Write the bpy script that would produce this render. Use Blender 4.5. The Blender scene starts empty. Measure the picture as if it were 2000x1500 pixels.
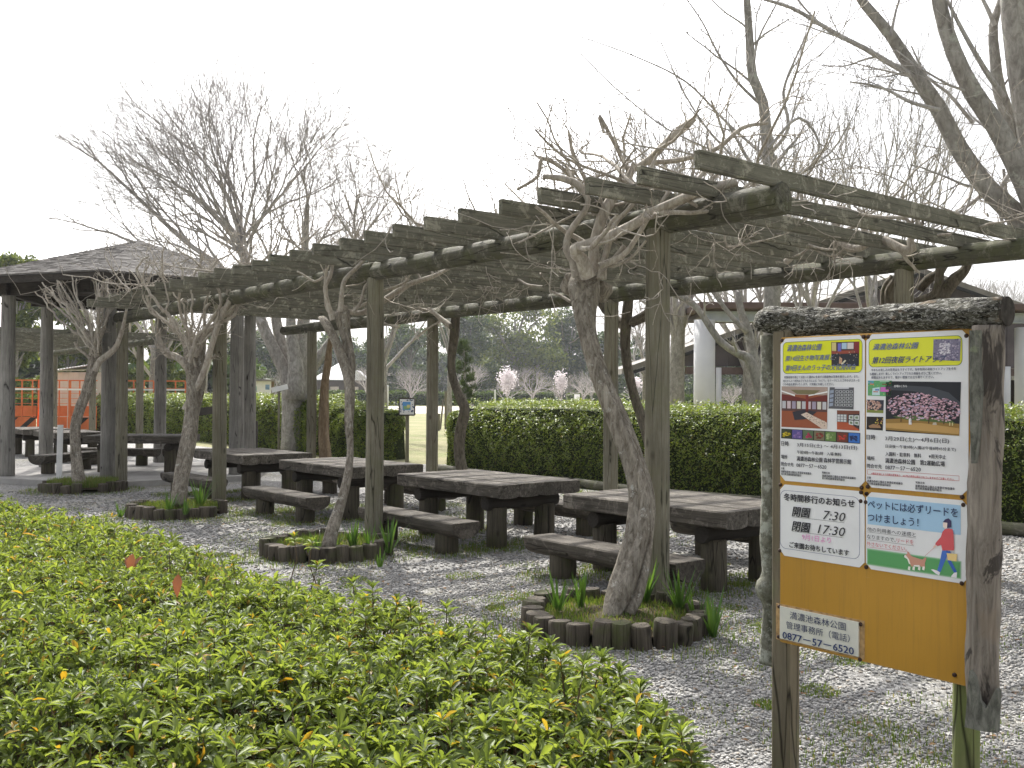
import bpy, math, random, colorsys
import numpy as np
from mathutils import Vector, Matrix, Quaternion
rnd = random.Random(7)
npr = np.random.default_rng(7)
S = bpy.context.scene
COL = S.collection
R = math.radians

# ------------------------------------------------------------ camera model (pixel of the 2000x1500 photo -> place)
F = 1946.5; PIT = .0109; ROL = -.0058; EYE = 1.6
def ray(x, y):
    dx = x-1000; dy = 750-y
    cr, sr = math.cos(ROL), math.sin(ROL)
    u = dx*cr+dy*sr; v = -dx*sr+dy*cr
    cp, sp = math.cos(PIT), math.sin(PIT)
    return u, F*cp-v*sp, F*sp+v*cp
def at(x, y, Y):
    a, b, c = ray(x, y); k = Y/b
    return Vector((a*k, Y, EYE+c*k))
def gp(x, y, z=0.):
    a, b, c = ray(x, y); k = (z-EYE)/c
    return Vector((a*k, b*k, z))
YAW = .689
U = Vector((-math.sin(YAW), math.cos(YAW), 0)); V = Vector((math.cos(YAW), math.sin(YAW), 0))
P0 = Vector((1.7744, 6.6706, 0))
def uv(u, v, z=0.):
    q = P0+U*u+V*v; q.z = z; return q
def depth_v(x, v):                      # depth at which the sight line through column x meets the row v
    k = (x-1000)/F
    q = P0+V*v
    t = (k*q.y-q.x)/(U.x-k*U.y)
    return q.y+U.y*t

# ------------------------------------------------------------ tagging
def tag(o, label=None, cat=None, group=None, kind=None):
    if label: o['label'] = label
    if cat: o['category'] = cat
    if group: o['group'] = group
    if kind: o['kind'] = kind
    return o
def empty(name, loc, rz=0., label=None, cat=None, group=None):
    o = bpy.data.objects.new(name, None); COL.objects.link(o)
    o.location = loc; o.rotation_euler = (0, 0, rz); o.empty_display_size = .1
    return tag(o, label, cat, group)
def link(name, me, mat=None, parent=None, loc=None, rot=None):
    if mat is not None:
        for m in (mat if isinstance(mat, (list, tuple)) else [mat]): me.materials.append(m)
    o = bpy.data.objects.new(name, me); COL.objects.link(o)
    if parent: o.parent = parent
    if loc is not None: o.location = loc
    if rot is not None: o.rotation_euler = rot
    return o
def mesh_py(v, f, smooth=False):
    me = bpy.data.meshes.new('m'); me.from_pydata([tuple(p) for p in v], [], f); me.update()
    if smooth: me.polygons.foreach_set('use_smooth', [True]*len(me.polygons))
    return me
def mesh_np(verts, faces, smooth=False, mi=None):     # faces: (n,3) or (n,4) array, or a list of such arrays
    if not isinstance(faces, list): faces = [faces]
    me = bpy.data.meshes.new('m'); me.vertices.add(len(verts))
    me.vertices.foreach_set('co', np.asarray(verts, dtype=np.float32).ravel())
    tot = np.concatenate([np.full(len(f), f.shape[1]) for f in faces])
    idx = np.concatenate([f.ravel() for f in faces])
    me.loops.add(len(idx)); me.loops.foreach_set('vertex_index', idx.astype(np.int32))
    me.polygons.add(len(tot))
    st = np.concatenate([[0], np.cumsum(tot)[:-1]])
    me.polygons.foreach_set('loop_start', st.astype(np.int32))
    try: me.polygons.foreach_set('loop_total', tot.astype(np.int32))
    except Exception: pass
    if smooth: me.polygons.foreach_set('use_smooth', np.ones(len(tot), dtype=bool))
    if mi is not None: me.polygons.foreach_set('material_index', np.asarray(mi, dtype=np.int32))
    me.update(calc_edges=True); me.validate()
    return me

# ------------------------------------------------------------ materials
class N:
    def __init__(s, name, rough=.8, spec=.25):
        s.m = bpy.data.materials.new(name); s.m.use_nodes = True
        s.t = s.m.node_tree; s.n = s.t.nodes
        s.b = s.n['Principled BSDF']; s.out = s.n['Material Output']
        s.b.inputs['Roughness'].default_value = rough
        s.b.inputs['Specular IOR Level'].default_value = spec
    def l(s, a, b): s.t.links.new(a, b)
    def node(s, t, **k):
        n = s.n.new(t)
        for a, b in k.items(): setattr(n, a, b)
        return n
    def coord(s, kind='Object', scale=(1, 1, 1), rot=(0, 0, 0)):
        if kind == 'World': o = s.node('ShaderNodeNewGeometry').outputs['Position']
        else: o = s.node('ShaderNodeTexCoord').outputs[kind]
        mp = s.node('ShaderNodeMapping'); s.l(o, mp.inputs[0]); mp.inputs['Scale'].default_value = scale
        mp.inputs['Rotation'].default_value = rot
        return mp.outputs[0]
    def noise(s, c, scale, detail=4, rough=.55, dist=0.):
        n = s.node('ShaderNodeTexNoise'); s.l(c, n.inputs['Vector']); n.inputs['Scale'].default_value = scale
        n.inputs['Detail'].default_value = detail; n.inputs['Roughness'].default_value = rough
        n.inputs['Distortion'].default_value = dist
        return n.outputs['Fac']
    def ramp(s, f, stops, interp='LINEAR'):
        r = s.node('ShaderNodeValToRGB'); s.l(f, r.inputs[0]); e = r.color_ramp; e.interpolation = interp
        while len(e.elements) < len(stops): e.elements.new(.5)
        for el, (p, c) in zip(e.elements, stops):
            el.position = p; el.color = (c, c, c, 1) if isinstance(c, (int, float)) else (*c, 1)
        return r.outputs[0]
    def mix(s, f, a, b, mode='MIX'):
        m = s.node('ShaderNodeMix', data_type='RGBA', blend_type=mode)
        for i, x in ((0, f), (6, a), (7, b)):
            if isinstance(x, (int, float)): m.inputs[i].default_value = x if i == 0 else (x, x, x, 1)
            elif isinstance(x, tuple): m.inputs[i].default_value = (*x, 1)
            else: s.l(x, m.inputs[i])
        return m.outputs[2]
    def math(s, op, a, b=0.):
        m = s.node('ShaderNodeMath', operation=op)
        for i, x in ((0, a), (1, b)):
            if isinstance(x, (int, float)): m.inputs[i].default_value = x
            else: s.l(x, m.inputs[i])
        return m.outputs[0]
    def bump(s, h, st=.5, d=.01):
        b = s.node('ShaderNodeBump'); b.inputs['Strength'].default_value = st; b.inputs['Distance'].default_value = d
        s.l(h, b.inputs['Height']); s.l(b.outputs[0], s.b.inputs['Normal'])
    def color(s, c):
        if isinstance(c, tuple): s.b.inputs['Base Color'].default_value = (*c, 1)
        else: s.l(c, s.b.inputs['Base Color'])
def lin(r, g, b): return tuple(((c/255)/12.92 if c/255 <= .04045 else ((c/255+.055)/1.055)**2.4) for c in (r, g, b))

def wood(name, dark, light, moss=None, axis='Z', moss_amt=.5, scale=1., crack=True, rough=.85, blotch=0.):
    m = N(name, rough, .2)
    sc = {'Z': (9, 9, .7), 'X': (.7, 9, 9), 'Y': (9, .7, 9)}[axis]
    info = m.node('ShaderNodeObjectInfo')
    tc = m.node('ShaderNodeTexCoord')
    off = m.node('ShaderNodeVectorMath', operation='SCALE'); off.inputs[0].default_value = (7.3, 3.1, 5.7); m.l(info.outputs['Random'], off.inputs['Scale'])
    ad = m.node('ShaderNodeVectorMath', operation='ADD'); m.l(tc.outputs['Object'], ad.inputs[0]); m.l(off.outputs[0], ad.inputs[1])
    mp = m.node('ShaderNodeMapping'); m.l(ad.outputs[0], mp.inputs[0]); mp.inputs['Scale'].default_value = sc
    c = mp.outputs[0]
    g = m.noise(c, 4*scale, 7, .65, .4)
    big = m.noise(ad.outputs[0], 1.6, 3)
    fine = m.noise(c, 16*scale, 4, .7)
    base = m.mix(m.ramp(g, [(.3, 0.), (.7, 1.)]), dark, light)
    base = m.mix(m.ramp(big, [(.35, 0.), (.7, .55)]), base, tuple(x*.6 for x in dark))
    base = m.mix(m.ramp(fine, [(.3, .35), (.5, 0.)]), base, tuple(x*.35 for x in dark))
    if moss:
        mn = m.noise(ad.outputs[0], 3.3, 6, .7)
        base = m.mix(m.ramp(mn, [(.62-moss_amt*.35, 0.), (.78-moss_amt*.25, .8)]), base, moss)
    if blotch:
        bn = m.noise(ad.outputs[0], 7, 8, .78, .6); base = m.mix(m.ramp(bn, [(.53, 0.), (.6, blotch)]), base, tuple(min(1, x*1.75+.02) for x in light))
        bn2 = m.noise(ad.outputs[0], 4.1, 7, .75); base = m.mix(m.ramp(bn2, [(.55, 0.), (.64, blotch)]), base, tuple(x*.45 for x in dark))
    h = fine
    if crack:
        w = m.node('ShaderNodeTexVoronoi', feature='DISTANCE_TO_EDGE'); w.inputs['Scale'].default_value = 2.2
        mp2 = m.node('ShaderNodeMapping'); m.l(ad.outputs[0], mp2.inputs[0])
        mp2.inputs['Scale'].default_value = {'Z': (7, 7, .28), 'X': (.28, 7, 7), 'Y': (7, .28, 7)}[axis]
        nz = m.node('ShaderNodeTexNoise'); m.l(ad.outputs[0], nz.inputs['Vector']); nz.inputs['Scale'].default_value = 5
        mm = m.node('ShaderNodeMix', data_type='VECTOR'); mm.inputs[0].default_value = .06
        m.l(mp2.outputs[0], mm.inputs[4]); m.l(nz.outputs['Color'], mm.inputs[5]); m.l(mm.outputs[1], w.inputs['Vector'])
        ck = m.ramp(w.outputs['Distance'], [(0., 0.), (.022, 1.)])
        base = m.mix(ck, tuple(x*.18 for x in dark), base)
        h = m.math('ADD', m.math('MULTIPLY', fine, .5), m.math('MULTIPLY', ck, .8))
    # knots
    kv = m.node('ShaderNodeTexVoronoi'); kv.inputs['Scale'].default_value = 1.
    mp3 = m.node('ShaderNodeMapping'); m.l(ad.outputs[0], mp3.inputs[0])
    mp3.inputs['Scale'].default_value = {'Z': (5, 5, 2.6), 'X': (2.6, 5, 5), 'Y': (5, 2.6, 5)}[axis]
    m.l(mp3.outputs[0], kv.inputs['Vector'])
    kn = m.ramp(kv.outputs['Distance'], [(.05, .85), (.13, 0.)])
    base = m.mix(kn, base, tuple(x*.4 for x in dark))
    m.color(base); m.bump(h, .55, .006)
    return m.m
def bark(name, dark, light, lichen=None, sc=1., lich=.5, stretch=.35, world=True):
    m = N(name, .9, .15)
    c = m.coord('World' if world else 'Object', (1, 1, stretch))
    a = m.noise(c, 22*sc, 7, .7, .6); b = m.noise(c, 5*sc, 4)
    base = m.mix(m.ramp(a, [(.36, 0.), (.62, 1.)]), dark, light)
    base = m.mix(m.ramp(b, [(.4, 0.), (.75, .5)]), base, tuple(x*.55 for x in dark))
    if lichen:
        l = m.noise(m.coord('World' if world else 'Object'), 9*sc, 6, .75)
        base = m.mix(m.ramp(l, [(.66-lich*.25, 0.), (.72-lich*.2, .85)]), base, lichen)
    m.color(base); m.bump(a, .8, .012/sc)
    return m.m
def leafmat(name, stops, trans=.45, rough=.45, spec=.35, tcol=None, vary=6.):
    m = N(name, rough, spec)
    g = m.node('ShaderNodeNewGeometry')
    rp = m.ramp(g.outputs['Random Per Island'], stops)
    cl = m.noise(m.coord('World'), vary, 2)
    col = m.mix(m.ramp(cl, [(.3, .0), (.7, .35)]), rp, m.mix(1., rp, (.55, .62, .5), 'MULTIPLY'))
    m.color(col)
    tr = m.node('ShaderNodeBsdfTranslucent')
    m.l(m.mix(1., col, tcol or (1.25, 1.2, .55), 'MULTIPLY'), tr.inputs[0])
    mx = m.node('ShaderNodeMixShader'); mx.inputs[0].default_value = trans
    m.l(m.b.outputs[0], mx.inputs[1]); m.l(tr.outputs[0], mx.inputs[2]); m.l(mx.outputs[0], m.out.inputs[0])
    return m.m
def plain(name, c, rough=.6, spec=.3, metal=0., var=.0, sc=8.):
    m = N(name, rough, spec); m.b.inputs['Metallic'].default_value = metal
    if var:
        n = m.noise(m.coord('World'), sc, 5)
        m.color(m.mix(m.ramp(n, [(.3, 0.), (.7, 1.)]), tuple(x*(1-var) for x in c), tuple(min(1, x*(1+var)) for x in c)))
    else: m.color(c)
    return m.m

M = {}
M['post'] = wood('post_wood', (.17, .155, .11), (.30, .28, .215), (.175, .17, .105), 'Z', .35)
M['beam'] = wood('beam_wood', (.07, .067, .05), (.15, .142, .112), (.09, .095, .045), 'X', .55, blotch=.45)
M['rafter'] = wood('rafter_wood', (.12, .115, .085), (.235, .225, .175), (.14, .14, .10), 'X', .3, blotch=.5)
M['grey_post'] = wood('grey_post_wood', (.20, .19, .17), (.36, .345, .315), None, 'Z')
M['tabletop'] = wood('tabletop_wood', (.046, .040, .032), (.20, .178, .148), (.09, .08, .065), 'X', .3, blotch=.35)
M['bench'] = wood('bench_wood', (.042, .036, .029), (.155, .137, .112), (.075, .066, .05), 'X', .3, blotch=.3)
M['leg'] = wood('leg_wood', (.062, .053, .038), (.14, .122, .09), (.08, .085, .035), 'Z', .3)
M['stump'] = wood('stump_wood', (.06, .05, .038), (.17, .145, .11), (.07, .085, .025), 'Z', .3)
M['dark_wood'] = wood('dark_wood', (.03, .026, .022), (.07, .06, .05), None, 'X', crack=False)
M['vine'] = bark('vine_bark', (.12, .10, .075), (.37, .335, .275), (.46, .45, .40), 1.6, .3, .2)
M['vine_dark'] = bark('old_vine_bark', (.07, .06, .045), (.20, .175, .135), (.12, .13, .06), 1.2, .3, .25)
M['vine_brown'] = bark('brown_vine_bark', (.14, .095, .055), (.30, .23, .15), None, 1.2, .3, .2)
M['twig'] = bark('twig_bark', (.27, .235, .195), (.50, .46, .39), None, 1.5, .3)
M['twig_far'] = bark('tree_twig_bark', (.30, .28, .26), (.50, .475, .45), None, .8, .3)
M['tree_bark'] = bark('tree_bark', (.20, .185, .165), (.40, .38, .345), (.38, .39, .33), .6, .35, .5)
M['log_bark'] = bark('rough_log_bark', (.035, .033, .026), (.19, .18, .15), (.50, .50, .45), 2.4, .42, 1., False)
def flecked():
    m = N('crossbar_bark', .9, .15); c = m.coord('Object', (18, 45, 45)); c2 = m.coord('Object', (7, 14, 14))
    a = m.noise(c, 1.6, 6, .7, .8); b = m.noise(c, 3.6, 4, .75, .5); d = m.noise(c2, 1., 4)
    col = m.mix(m.ramp(a, [(.42, 0.), (.56, 1.)]), (.018, .017, .013), (.13, .125, .10)); col = m.mix(m.math('MULTIPLY', m.ramp(b, [(.53, 0.), (.58, 1.)]), m.ramp(d, [(.3, .25), (.6, 1.)])), col, (.52, .51, .46))
    col = m.mix(m.ramp(m.noise(c2, 2.3, 3), [(.64, 0.), (.7, .5)]), col, (.28, .20, .13)); m.color(col); m.bump(m.math('ADD', a, m.math('MULTIPLY', b, .5)), 1., .02); return m.m
M['crossbar'] = flecked()
M['cut_end'] = plain('dark_cut_end', (.045, .04, .034), .9, .15, var=.5, sc=60)
M['azalea'] = leafmat('azalea_leaf', [(0., (.36, .20, .03)), (.016, (.42, .30, .04)), (.035, (.22, .15, .07)), (.045, (.07, .10, .035)), (.3, (.12, .165, .045)), (.7, (.185, .24, .06)), (1., (.26, .315, .085))], .5, .5, .35)
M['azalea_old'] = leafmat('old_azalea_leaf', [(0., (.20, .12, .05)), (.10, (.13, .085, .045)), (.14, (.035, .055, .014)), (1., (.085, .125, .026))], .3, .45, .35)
M['hedge'] = leafmat('hedge_leaf', [(0., (.08, .11, .025)), (.08, (.16, .11, .05)), (.1, (.08, .125, .025)), (.5, (.16, .225, .035)), (1., (.30, .36, .06))], .4, .4, .45, vary=3.)
M['far_hedge'] = leafmat('far_hedge_leaf', [(0., (.05, .085, .025)), (1., (.13, .19, .05))], .3, .6, .2)
M['evergreen'] = leafmat('evergreen_leaf', [(0., (.03, .055, .026)), (.6, (.065, .11, .038)), (1., (.13, .17, .055))], .25, .6, .2, vary=.35)
M['evergreen_light'] = leafmat('light_evergreen_leaf', [(0., (.06, .09, .025)), (.6, (.14, .185, .04)), (1., (.24, .27, .07))], .3, .6, .2, vary=.35)
M['pine'] = leafmat('pine_needle', [(0., (.04, .07, .03)), (1., (.12, .16, .06))], .2, .7, .15)
M['blossom'] = leafmat('blossom_petal', [(0., (.72, .66, .67)), (1., (.88, .85, .86))], .3, .7, .1, (1, .95, 1))
M['grass'] = leafmat('grass_blade', [(0., (.34, .28, .15)), (.14, (.24, .22, .09)), (.2, (.09, .15, .03)), (1., (.19, .26, .06))], .4, .5, .3)
M['iris'] = leafmat('iris_leaf', [(0., (.07, .15, .035)), (1., (.15, .26, .06))], .4, .4, .4)
M['red_leaf'] = leafmat('red_leaf', [(0., (.24, .10, .055)), (1., (.36, .17, .08))], .4, .35, .5, (1.2, .85, .6))
M['dry_leaf'] = leafmat('dry_leaf', [(0., (.14, .07, .035)), (1., (.34, .22, .12))], .2, .7, .1, (1.1, 1, .9))
M['stem'] = plain('stem_bark', (.12, .085, .05), .8, .2, var=.4, sc=60)
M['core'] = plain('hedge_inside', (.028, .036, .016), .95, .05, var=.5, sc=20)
M['soil'] = plain('soil', (.075, .062, .038), .95, .1, var=.5, sc=40)
M['concrete'] = plain('concrete', (.36, .345, .32), .85, .2, var=.18, sc=3)
M['white_paint'] = plain('white_paint', (.74, .74, .72), .5, .3, var=.06, sc=5)
M['grey_column'] = plain('column_paint', (.62, .62, .63), .55, .3, var=.05, sc=2)
M['steel'] = plain('galvanised_steel', (.42, .45, .48), .5, .4, var=.12, sc=4)
M['red_brown'] = plain('red_brown_fascia', (.125, .088, .08), .7, .25, var=.2, sc=2)
M['purple_panel'] = plain('roof_panel', (.105, .09, .095), .7, .25, var=.25, sc=1.2)
M['roof_edge'] = plain('roof_edge', (.20, .185, .165), .8, .2, var=.25, sc=2)
M['orange'] = plain('orange_barrier_paint', (.62, .16, .05), .5, .3, var=.15, sc=3)
M['black'] = plain('black_paint', (.02, .02, .02), .6, .3)
M['hut_wall'] = plain('hut_cladding', (.56, .49, .43), .8, .2, var=.1, sc=2)
M['hut_roof'] = plain('hut_roof', (.40, .40, .40), .6, .3, var=.2, sc=3)
M['light_roof'] = plain('pale_roof', (.66, .67, .69), .6, .3, var=.12, sc=.6)
M['house_wall'] = plain('dark_house_wall', (.07, .055, .045), .8, .2, var=.3, sc=1)
M['bolt'] = plain('rusty_bolt', (.055, .03, .022), .6, .4, .3)
M['metal'] = plain('metal', (.5, .5, .5), .35, .5, .9)

def shingle():
    m = N('shingle_roof', .85, .2)
    c = m.coord('Object')
    a = m.noise(m.coord('Object', (4, 4, 30)), 3, 5, .7); b = m.noise(c, 14, 4, .7)
    col = m.mix(m.ramp(a, [(.35, 0.), (.65, 1.)]), (.09, .082, .075), (.155, .145, .135))
    col = m.mix(m.ramp(b, [(.5, 0.), (.8, .5)]), col, (.28, .265, .245)); m.color(col)
    m.bump(b, .4, .01); return m.m
M['shingle'] = shingle()
def gravel_mat(name, sc, base_only=False):
    m = N(name, .85, .2)
    c = m.coord('World')
    v = m.node('ShaderNodeTexVoronoi'); m.l(c, v.inputs['Vector']); v.inputs['Scale'].default_value = sc
    v2 = m.node('ShaderNodeTexVoronoi', feature='DISTANCE_TO_EDGE'); m.l(c, v2.inputs['Vector']); v2.inputs['Scale'].default_value = sc
    sep = m.node('ShaderNodeSeparateColor'); m.l(v.outputs['Color'], sep.inputs[0])
    col = m.ramp(sep.outputs[0], [(0., (.17, .165, .155)), (.35, (.26, .255, .245)), (.7, (.36, .352, .335)), (1., (.50, .49, .46))])
    edge = m.ramp(v2.outputs['Distance'], [(0., 0.), (.1, 1.)])
    col = m.mix(edge, (.13, .12, .105), col)
    w = m.noise(c, .9, 6, .65); w2 = m.noise(c, 7, 4, .7)
    ws = m.math('MULTIPLY', m.ramp(w, [(.5, 0.), (.66, 1.)]), m.ramp(w2, [(.4, 0.), (.6, 1.)]))
    col = m.mix(m.math('MULTIPLY', ws, .65), col, m.mix(w2, (.10, .12, .035), (.28, .24, .14)))
    m.color(col); m.bump(m.math('MINIMUM', v2.outputs['Distance'], .3), .9, .02)
    return m.m
M['gravel'] = gravel_mat('gravel_bed', 40.)
def stone_mat():
    m = N('gravel_stone', .8, .25); g = m.node('ShaderNodeNewGeometry')
    rp = m.ramp(g.outputs['Random Per Island'], [(0., (.17, .165, .155)), (.25, (.24, .235, .225)), (.6, (.34, .332, .312)), (.86, (.44, .428, .40)), (.9, (.33, .27, .20)), (.94, (.26, .235, .2)), (1., (.52, .51, .48))])
    n = m.noise(m.coord('World'), 90, 3)
    m.color(m.mix(m.ramp(n, [(.35, .3), (.6, 0.)]), rp, (.12, .12, .115))); return m.m
M['stone'] = stone_mat()
def lawn_mat():
    m = N('lawn', .95, .1); c = m.coord('World')
    a = m.noise(c, .35, 6, .6); b = m.noise(c, 9, 5, .75); d = m.noise(c, 45, 3, .7)
    col = m.mix(m.ramp(a, [(.4, 0.), (.6, 1.)]), (.27, .25, .145), (.17, .20, .075))
    col = m.mix(m.ramp(b, [(.35, .0), (.65, .6)]), col, (.33, .29, .19))
    col = m.mix(m.ramp(d, [(.35, .65), (.52, 0.)]), col, (.11, .12, .05)); m.color(col); m.bump(d, .7, .02); return m.m
M['lawn'] = lawn_mat()
def sand_mat():
    m = N('sandy_path', .95, .1); a = m.noise(m.coord('World'), .8, 6, .6)
    m.color(m.mix(a, (.50, .46, .40), (.60, .56, .50))); return m.m
M['sand'] = sand_mat()

# ------------------------------------------------------------ shape helpers
def log_mesh(L, r0, r1=None, n=20, rings=None, jit=.03, bend=0., axis='Z', seed=0, flat_top=False, jitr=None):
    """a log along its own axis, from 0 to L, lightly uneven, with cut ends"""
    rr = random.Random(seed); r1 = r0 if r1 is None else r1
    rings = rings or max(3, int(L/.25)+1)
    ph = [rr.random()*6.28 for _ in range(6)]
    vs = []; fs = []
    def ring(t, k):
        r = r0+(r1-r0)*t
        cx = bend*math.sin(math.pi*t)+.25*r*jit*10*math.sin(ph[0]+t*L*1.7)*.2; cy = .25*r*jit*10*math.sin(ph[1]+t*L*1.3)*.2
        for i in range(n):
            a = 2*math.pi*i/n
            q = r*k*(1+jit*math.sin(2*a+ph[2]+t*L*.8)+jit*.8*math.sin(3*a+ph[3]-t*L*1.1)+jit*.7*math.sin(5*a+ph[4]+t*2)+jit*.9*(rr.random()-.5))
            vs.append((cx+q*math.cos(a), cy+q*math.sin(a), t*L))
    ks = [(0, .93)]+[((.012/L) if i == 0 else (1-.012/L) if i == rings-1 else i/(rings-1), 1.) for i in range(rings)]+[(1, .93)]
    for t, k in ks: ring(t, k)
    m = len(ks)
    for j in range(m-1):
        for i in range(n):
            fs.append((j*n+i, j*n+(i+1) % n, (j+1)*n+(i+1) % n, (j+1)*n+i))
    nv = len(vs); vs += [(0, 0, 0), (0, 0, L)]
    for i in range(n):
        fs.append((nv, (i+1) % n, i)); fs.append((nv+1, (m-1)*n+i, (m-1)*n+(i+1) % n))
    if axis == 'X': vs = [(z, y, -x) for x, y, z in vs]
    me = mesh_py(vs, fs)
    me.polygons.foreach_set('use_smooth', [i < (m-1)*n and n <= i < (m-2)*n for i in range(len(fs))])
    return me
def box_vf(x0, x1, y0, y1, z0, z1, ch=.004):
    """a chamfered box: vertices and faces"""
    vs = []; c = ch
    pts = []
    for sx in (0, 1):
        for sy in (0, 1):
            for sz in (0, 1):
                X = (x0, x1)[sx]; Y = (y0, y1)[sy]; Z = (z0, z1)[sz]
                ix = X+(c if sx == 0 else -c); iy = Y+(c if sy == 0 else -c); iz = Z+(c if sz == 0 else -c)
                pts += [(X, iy, iz), (ix, Y, iz), (ix, iy, Z)]
    def I(sx, sy, sz, k): return ((sx*2+sy)*2+sz)*3+k
    f = []
    for s in (0, 1):
        q = [I(s, 0, 0, 0), I(s, 1, 0, 0), I(s, 1, 1, 0), I(s, 0, 1, 0)]; f.append(q if s else q[::-1])
        q = [I(0, s, 0, 1), I(1, s, 0, 1), I(1, s, 1, 1), I(0, s, 1, 1)]; f.append(q[::-1] if s else q)
        q = [I(0, 0, s, 2), I(1, 0, s, 2), I(1, 1, s, 2), I(0, 1, s, 2)]; f.append(q if s else q[::-1])
    for a in (0, 1):
        for b in (0, 1):
            f.append([I(0, a, b, 1), I(1, a, b, 1), I(1, a, b, 2), I(0, a, b, 2)])
            f.append([I(a, 0, b, 0), I(a, 1, b, 0), I(a, 1, b, 2), I(a, 0, b, 2)])
            f.append([I(a, b, 0, 0), I(a, b, 1, 0), I(a, b, 1, 1), I(a, b, 0, 1)])
            for d in (0, 1): f.append([I(a, b, d, 0), I(a, b, d, 1), I(a, b, d, 2)])
    return pts, f
class MB:
    def __init__(s): s.v = []; s.f = []; s.mi = []
    def add(s, v, f, mi=0, M_=None):
        o = len(s.v); s.v += [tuple(M_ @ Vector(p)) if M_ else tuple(p) for p in v]
        s.f += [[i+o for i in q] for q in f]; s.mi += [mi]*len(f); return s
    def box(s, x0, x1, y0, y1, z0, z1, ch=.004, mi=0, M_=None):
        v, f = box_vf(x0, x1, y0, y1, z0, z1, ch); return s.add(v, f, mi, M_)
    def quad(s, a, b, c, d, mi=0): return s.add([a, b, c, d], [[0, 1, 2, 3]], mi)
    def tube(s, pts, rad, n=8, mi=0, cap=True):
        o = len(s.v); v, f = tube_vf(pts, rad, n, cap); return s.add(v, f, mi)
    def mesh(s, smooth=False, recalc=True):
        import bmesh
        me = mesh_py(s.v, s.f, smooth)
        me.polygons.foreach_set('material_index', s.mi)
        if recalc:
            bm = bmesh.new(); bm.from_mesh(me); bmesh.ops.recalc_face_normals(bm, faces=bm.faces); bm.to_mesh(me); bm.free()
        return me
    def obj(s, name, mat, parent=None, smooth=False, loc=None, rot=None):
        return link(name, s.mesh(smooth), mat, parent, loc, rot)
def tube_vf(pts, rad, n=6, cap=True, lump=0., rr=None, twist=False):
    pts = [Vector(p) for p in pts]; vs = []; fs = []
    if len(pts) < 2: return vs, fs
    t = (pts[1]-pts[0]).normalized()
    ref = Vector((0, 0, 1)) if abs(t.z) < .9 else Vector((1, 0, 0))
    a = t.cross(ref).normalized(); b = t.cross(a)
    for j, p in enumerate(pts):
        t2 = (pts[min(j+1, len(pts)-1)]-pts[max(j-1, 0)])
        if t2.length < 1e-9: t2 = t
        t2.normalize(); q = t.rotation_difference(t2); a = q @ a; b = q @ b; t = t2
        for i in range(n):
            w = 2*math.pi*i/n; r = rad[j]
            if twist: r *= .97-.24*abs(math.sin(1.5*w+j*.045+.8*math.sin(j*.03)))**3+.10*math.sin(4*w-j*.06)-.12*abs(math.sin(5.5*w+j*.035+math.sin(j*.05)))**5+.05*math.sin(j*.21+w)+(rr.random()-.5)*.05
            elif lump: r *= 1+lump*(math.sin(3*w+j*.5)*.5+math.sin(7*w-j*.25)*.35+(rr.random()-.5)*.5)
            vs.append(p+(a*math.cos(w)+b*math.sin(w))*r)
    for j in range(len(pts)-1):
        for i in range(n):
            fs.append((j*n+i, j*n+(i+1) % n, (j+1)*n+(i+1) % n, (j+1)*n+i))
    if cap:
        fs.append(tuple(range(n))[::-1]); fs.append(tuple(range((len(pts)-1)*n, len(pts)*n)))
    return vs, fs
def tubes_mesh(lines, smooth=True):
    """many tapering twigs as one mesh; each line = (points, radii, sides)"""
    V_ = []; F_ = []; o = 0
    for pts, rad, n in lines:
        v, f = tube_vf(pts, rad, n, False); V_ += v; F_ += [tuple(i+o for i in q) for q in f]; o += len(v)
    va = np.array([tuple(p) for p in V_], dtype=np.float32)
    return mesh_np(va, np.array(F_, dtype=np.int32), smooth)
def spline(pts, step=.5):
    """Catmull-Rom through (x,y,z,r) points, resampled"""
    P = [np.array(p, float) for p in pts]; P = [2*P[0]-P[1]]+P+[2*P[-1]-P[-2]]
    out = []
    for i in range(1, len(P)-2):
        L = np.linalg.norm(P[i+1][:3]-P[i][:3]); k = max(2, int(L/step)+1)
        for s in range(k):
            t = s/k
            q = .5*((2*P[i])+(-P[i-1]+P[i+1])*t+(2*P[i-1]-5*P[i]+4*P[i+1]-P[i+2])*t*t+(-P[i-1]+3*P[i]-3*P[i+1]+P[i+2])*t**3)
            out.append(q)
    out.append(P[-2]); return out
def grow(out, p, d, L, r, lvl, G, rr):
    """a branch with side branches; out gets (points, radii, sides)"""
    seg = max(L/ (7 if lvl < 2 else 5), .04); n = max(2, int(L/seg))
    pts = [p.copy()]; rad = [r]; d = d.normalized()
    re = r*G.get('taper', .45) if lvl < G['lv'] else r*.5
    for i in range(n):
        w = G['wig']
        d = (d+Vector((rr.gauss(0, w), rr.gauss(0, w), rr.gauss(0, w)+G['up']))).normalized()
        p = p+d*seg; t = (i+1)/n
        pts.append(p.copy()); rad.append(max(r+(re-r)*t, G['rmin']))
        if lvl < G['lv'] and t >= G.get('start', .25):
            for _ in range(G['kids'][lvl]):
                if rr.random() > G.get('prob', .8): continue
                ax = Vector((rr.gauss(0, 1), rr.gauss(0, 1), rr.gauss(0, 1))).cross(d)
                if ax.length < 1e-4: continue
                cd = Quaternion(ax.normalized(), R(rr.uniform(*G['ang']))) @ d
                grow(out, p.copy(), cd, L*rr.uniform(*G['lr']), max(rad[-1]*rr.uniform(.45, .7), G['rmin']), lvl+1, G, rr)
    out.append((pts, rad, 7 if r > .04 else 5 if r > .012 else 3))
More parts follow.
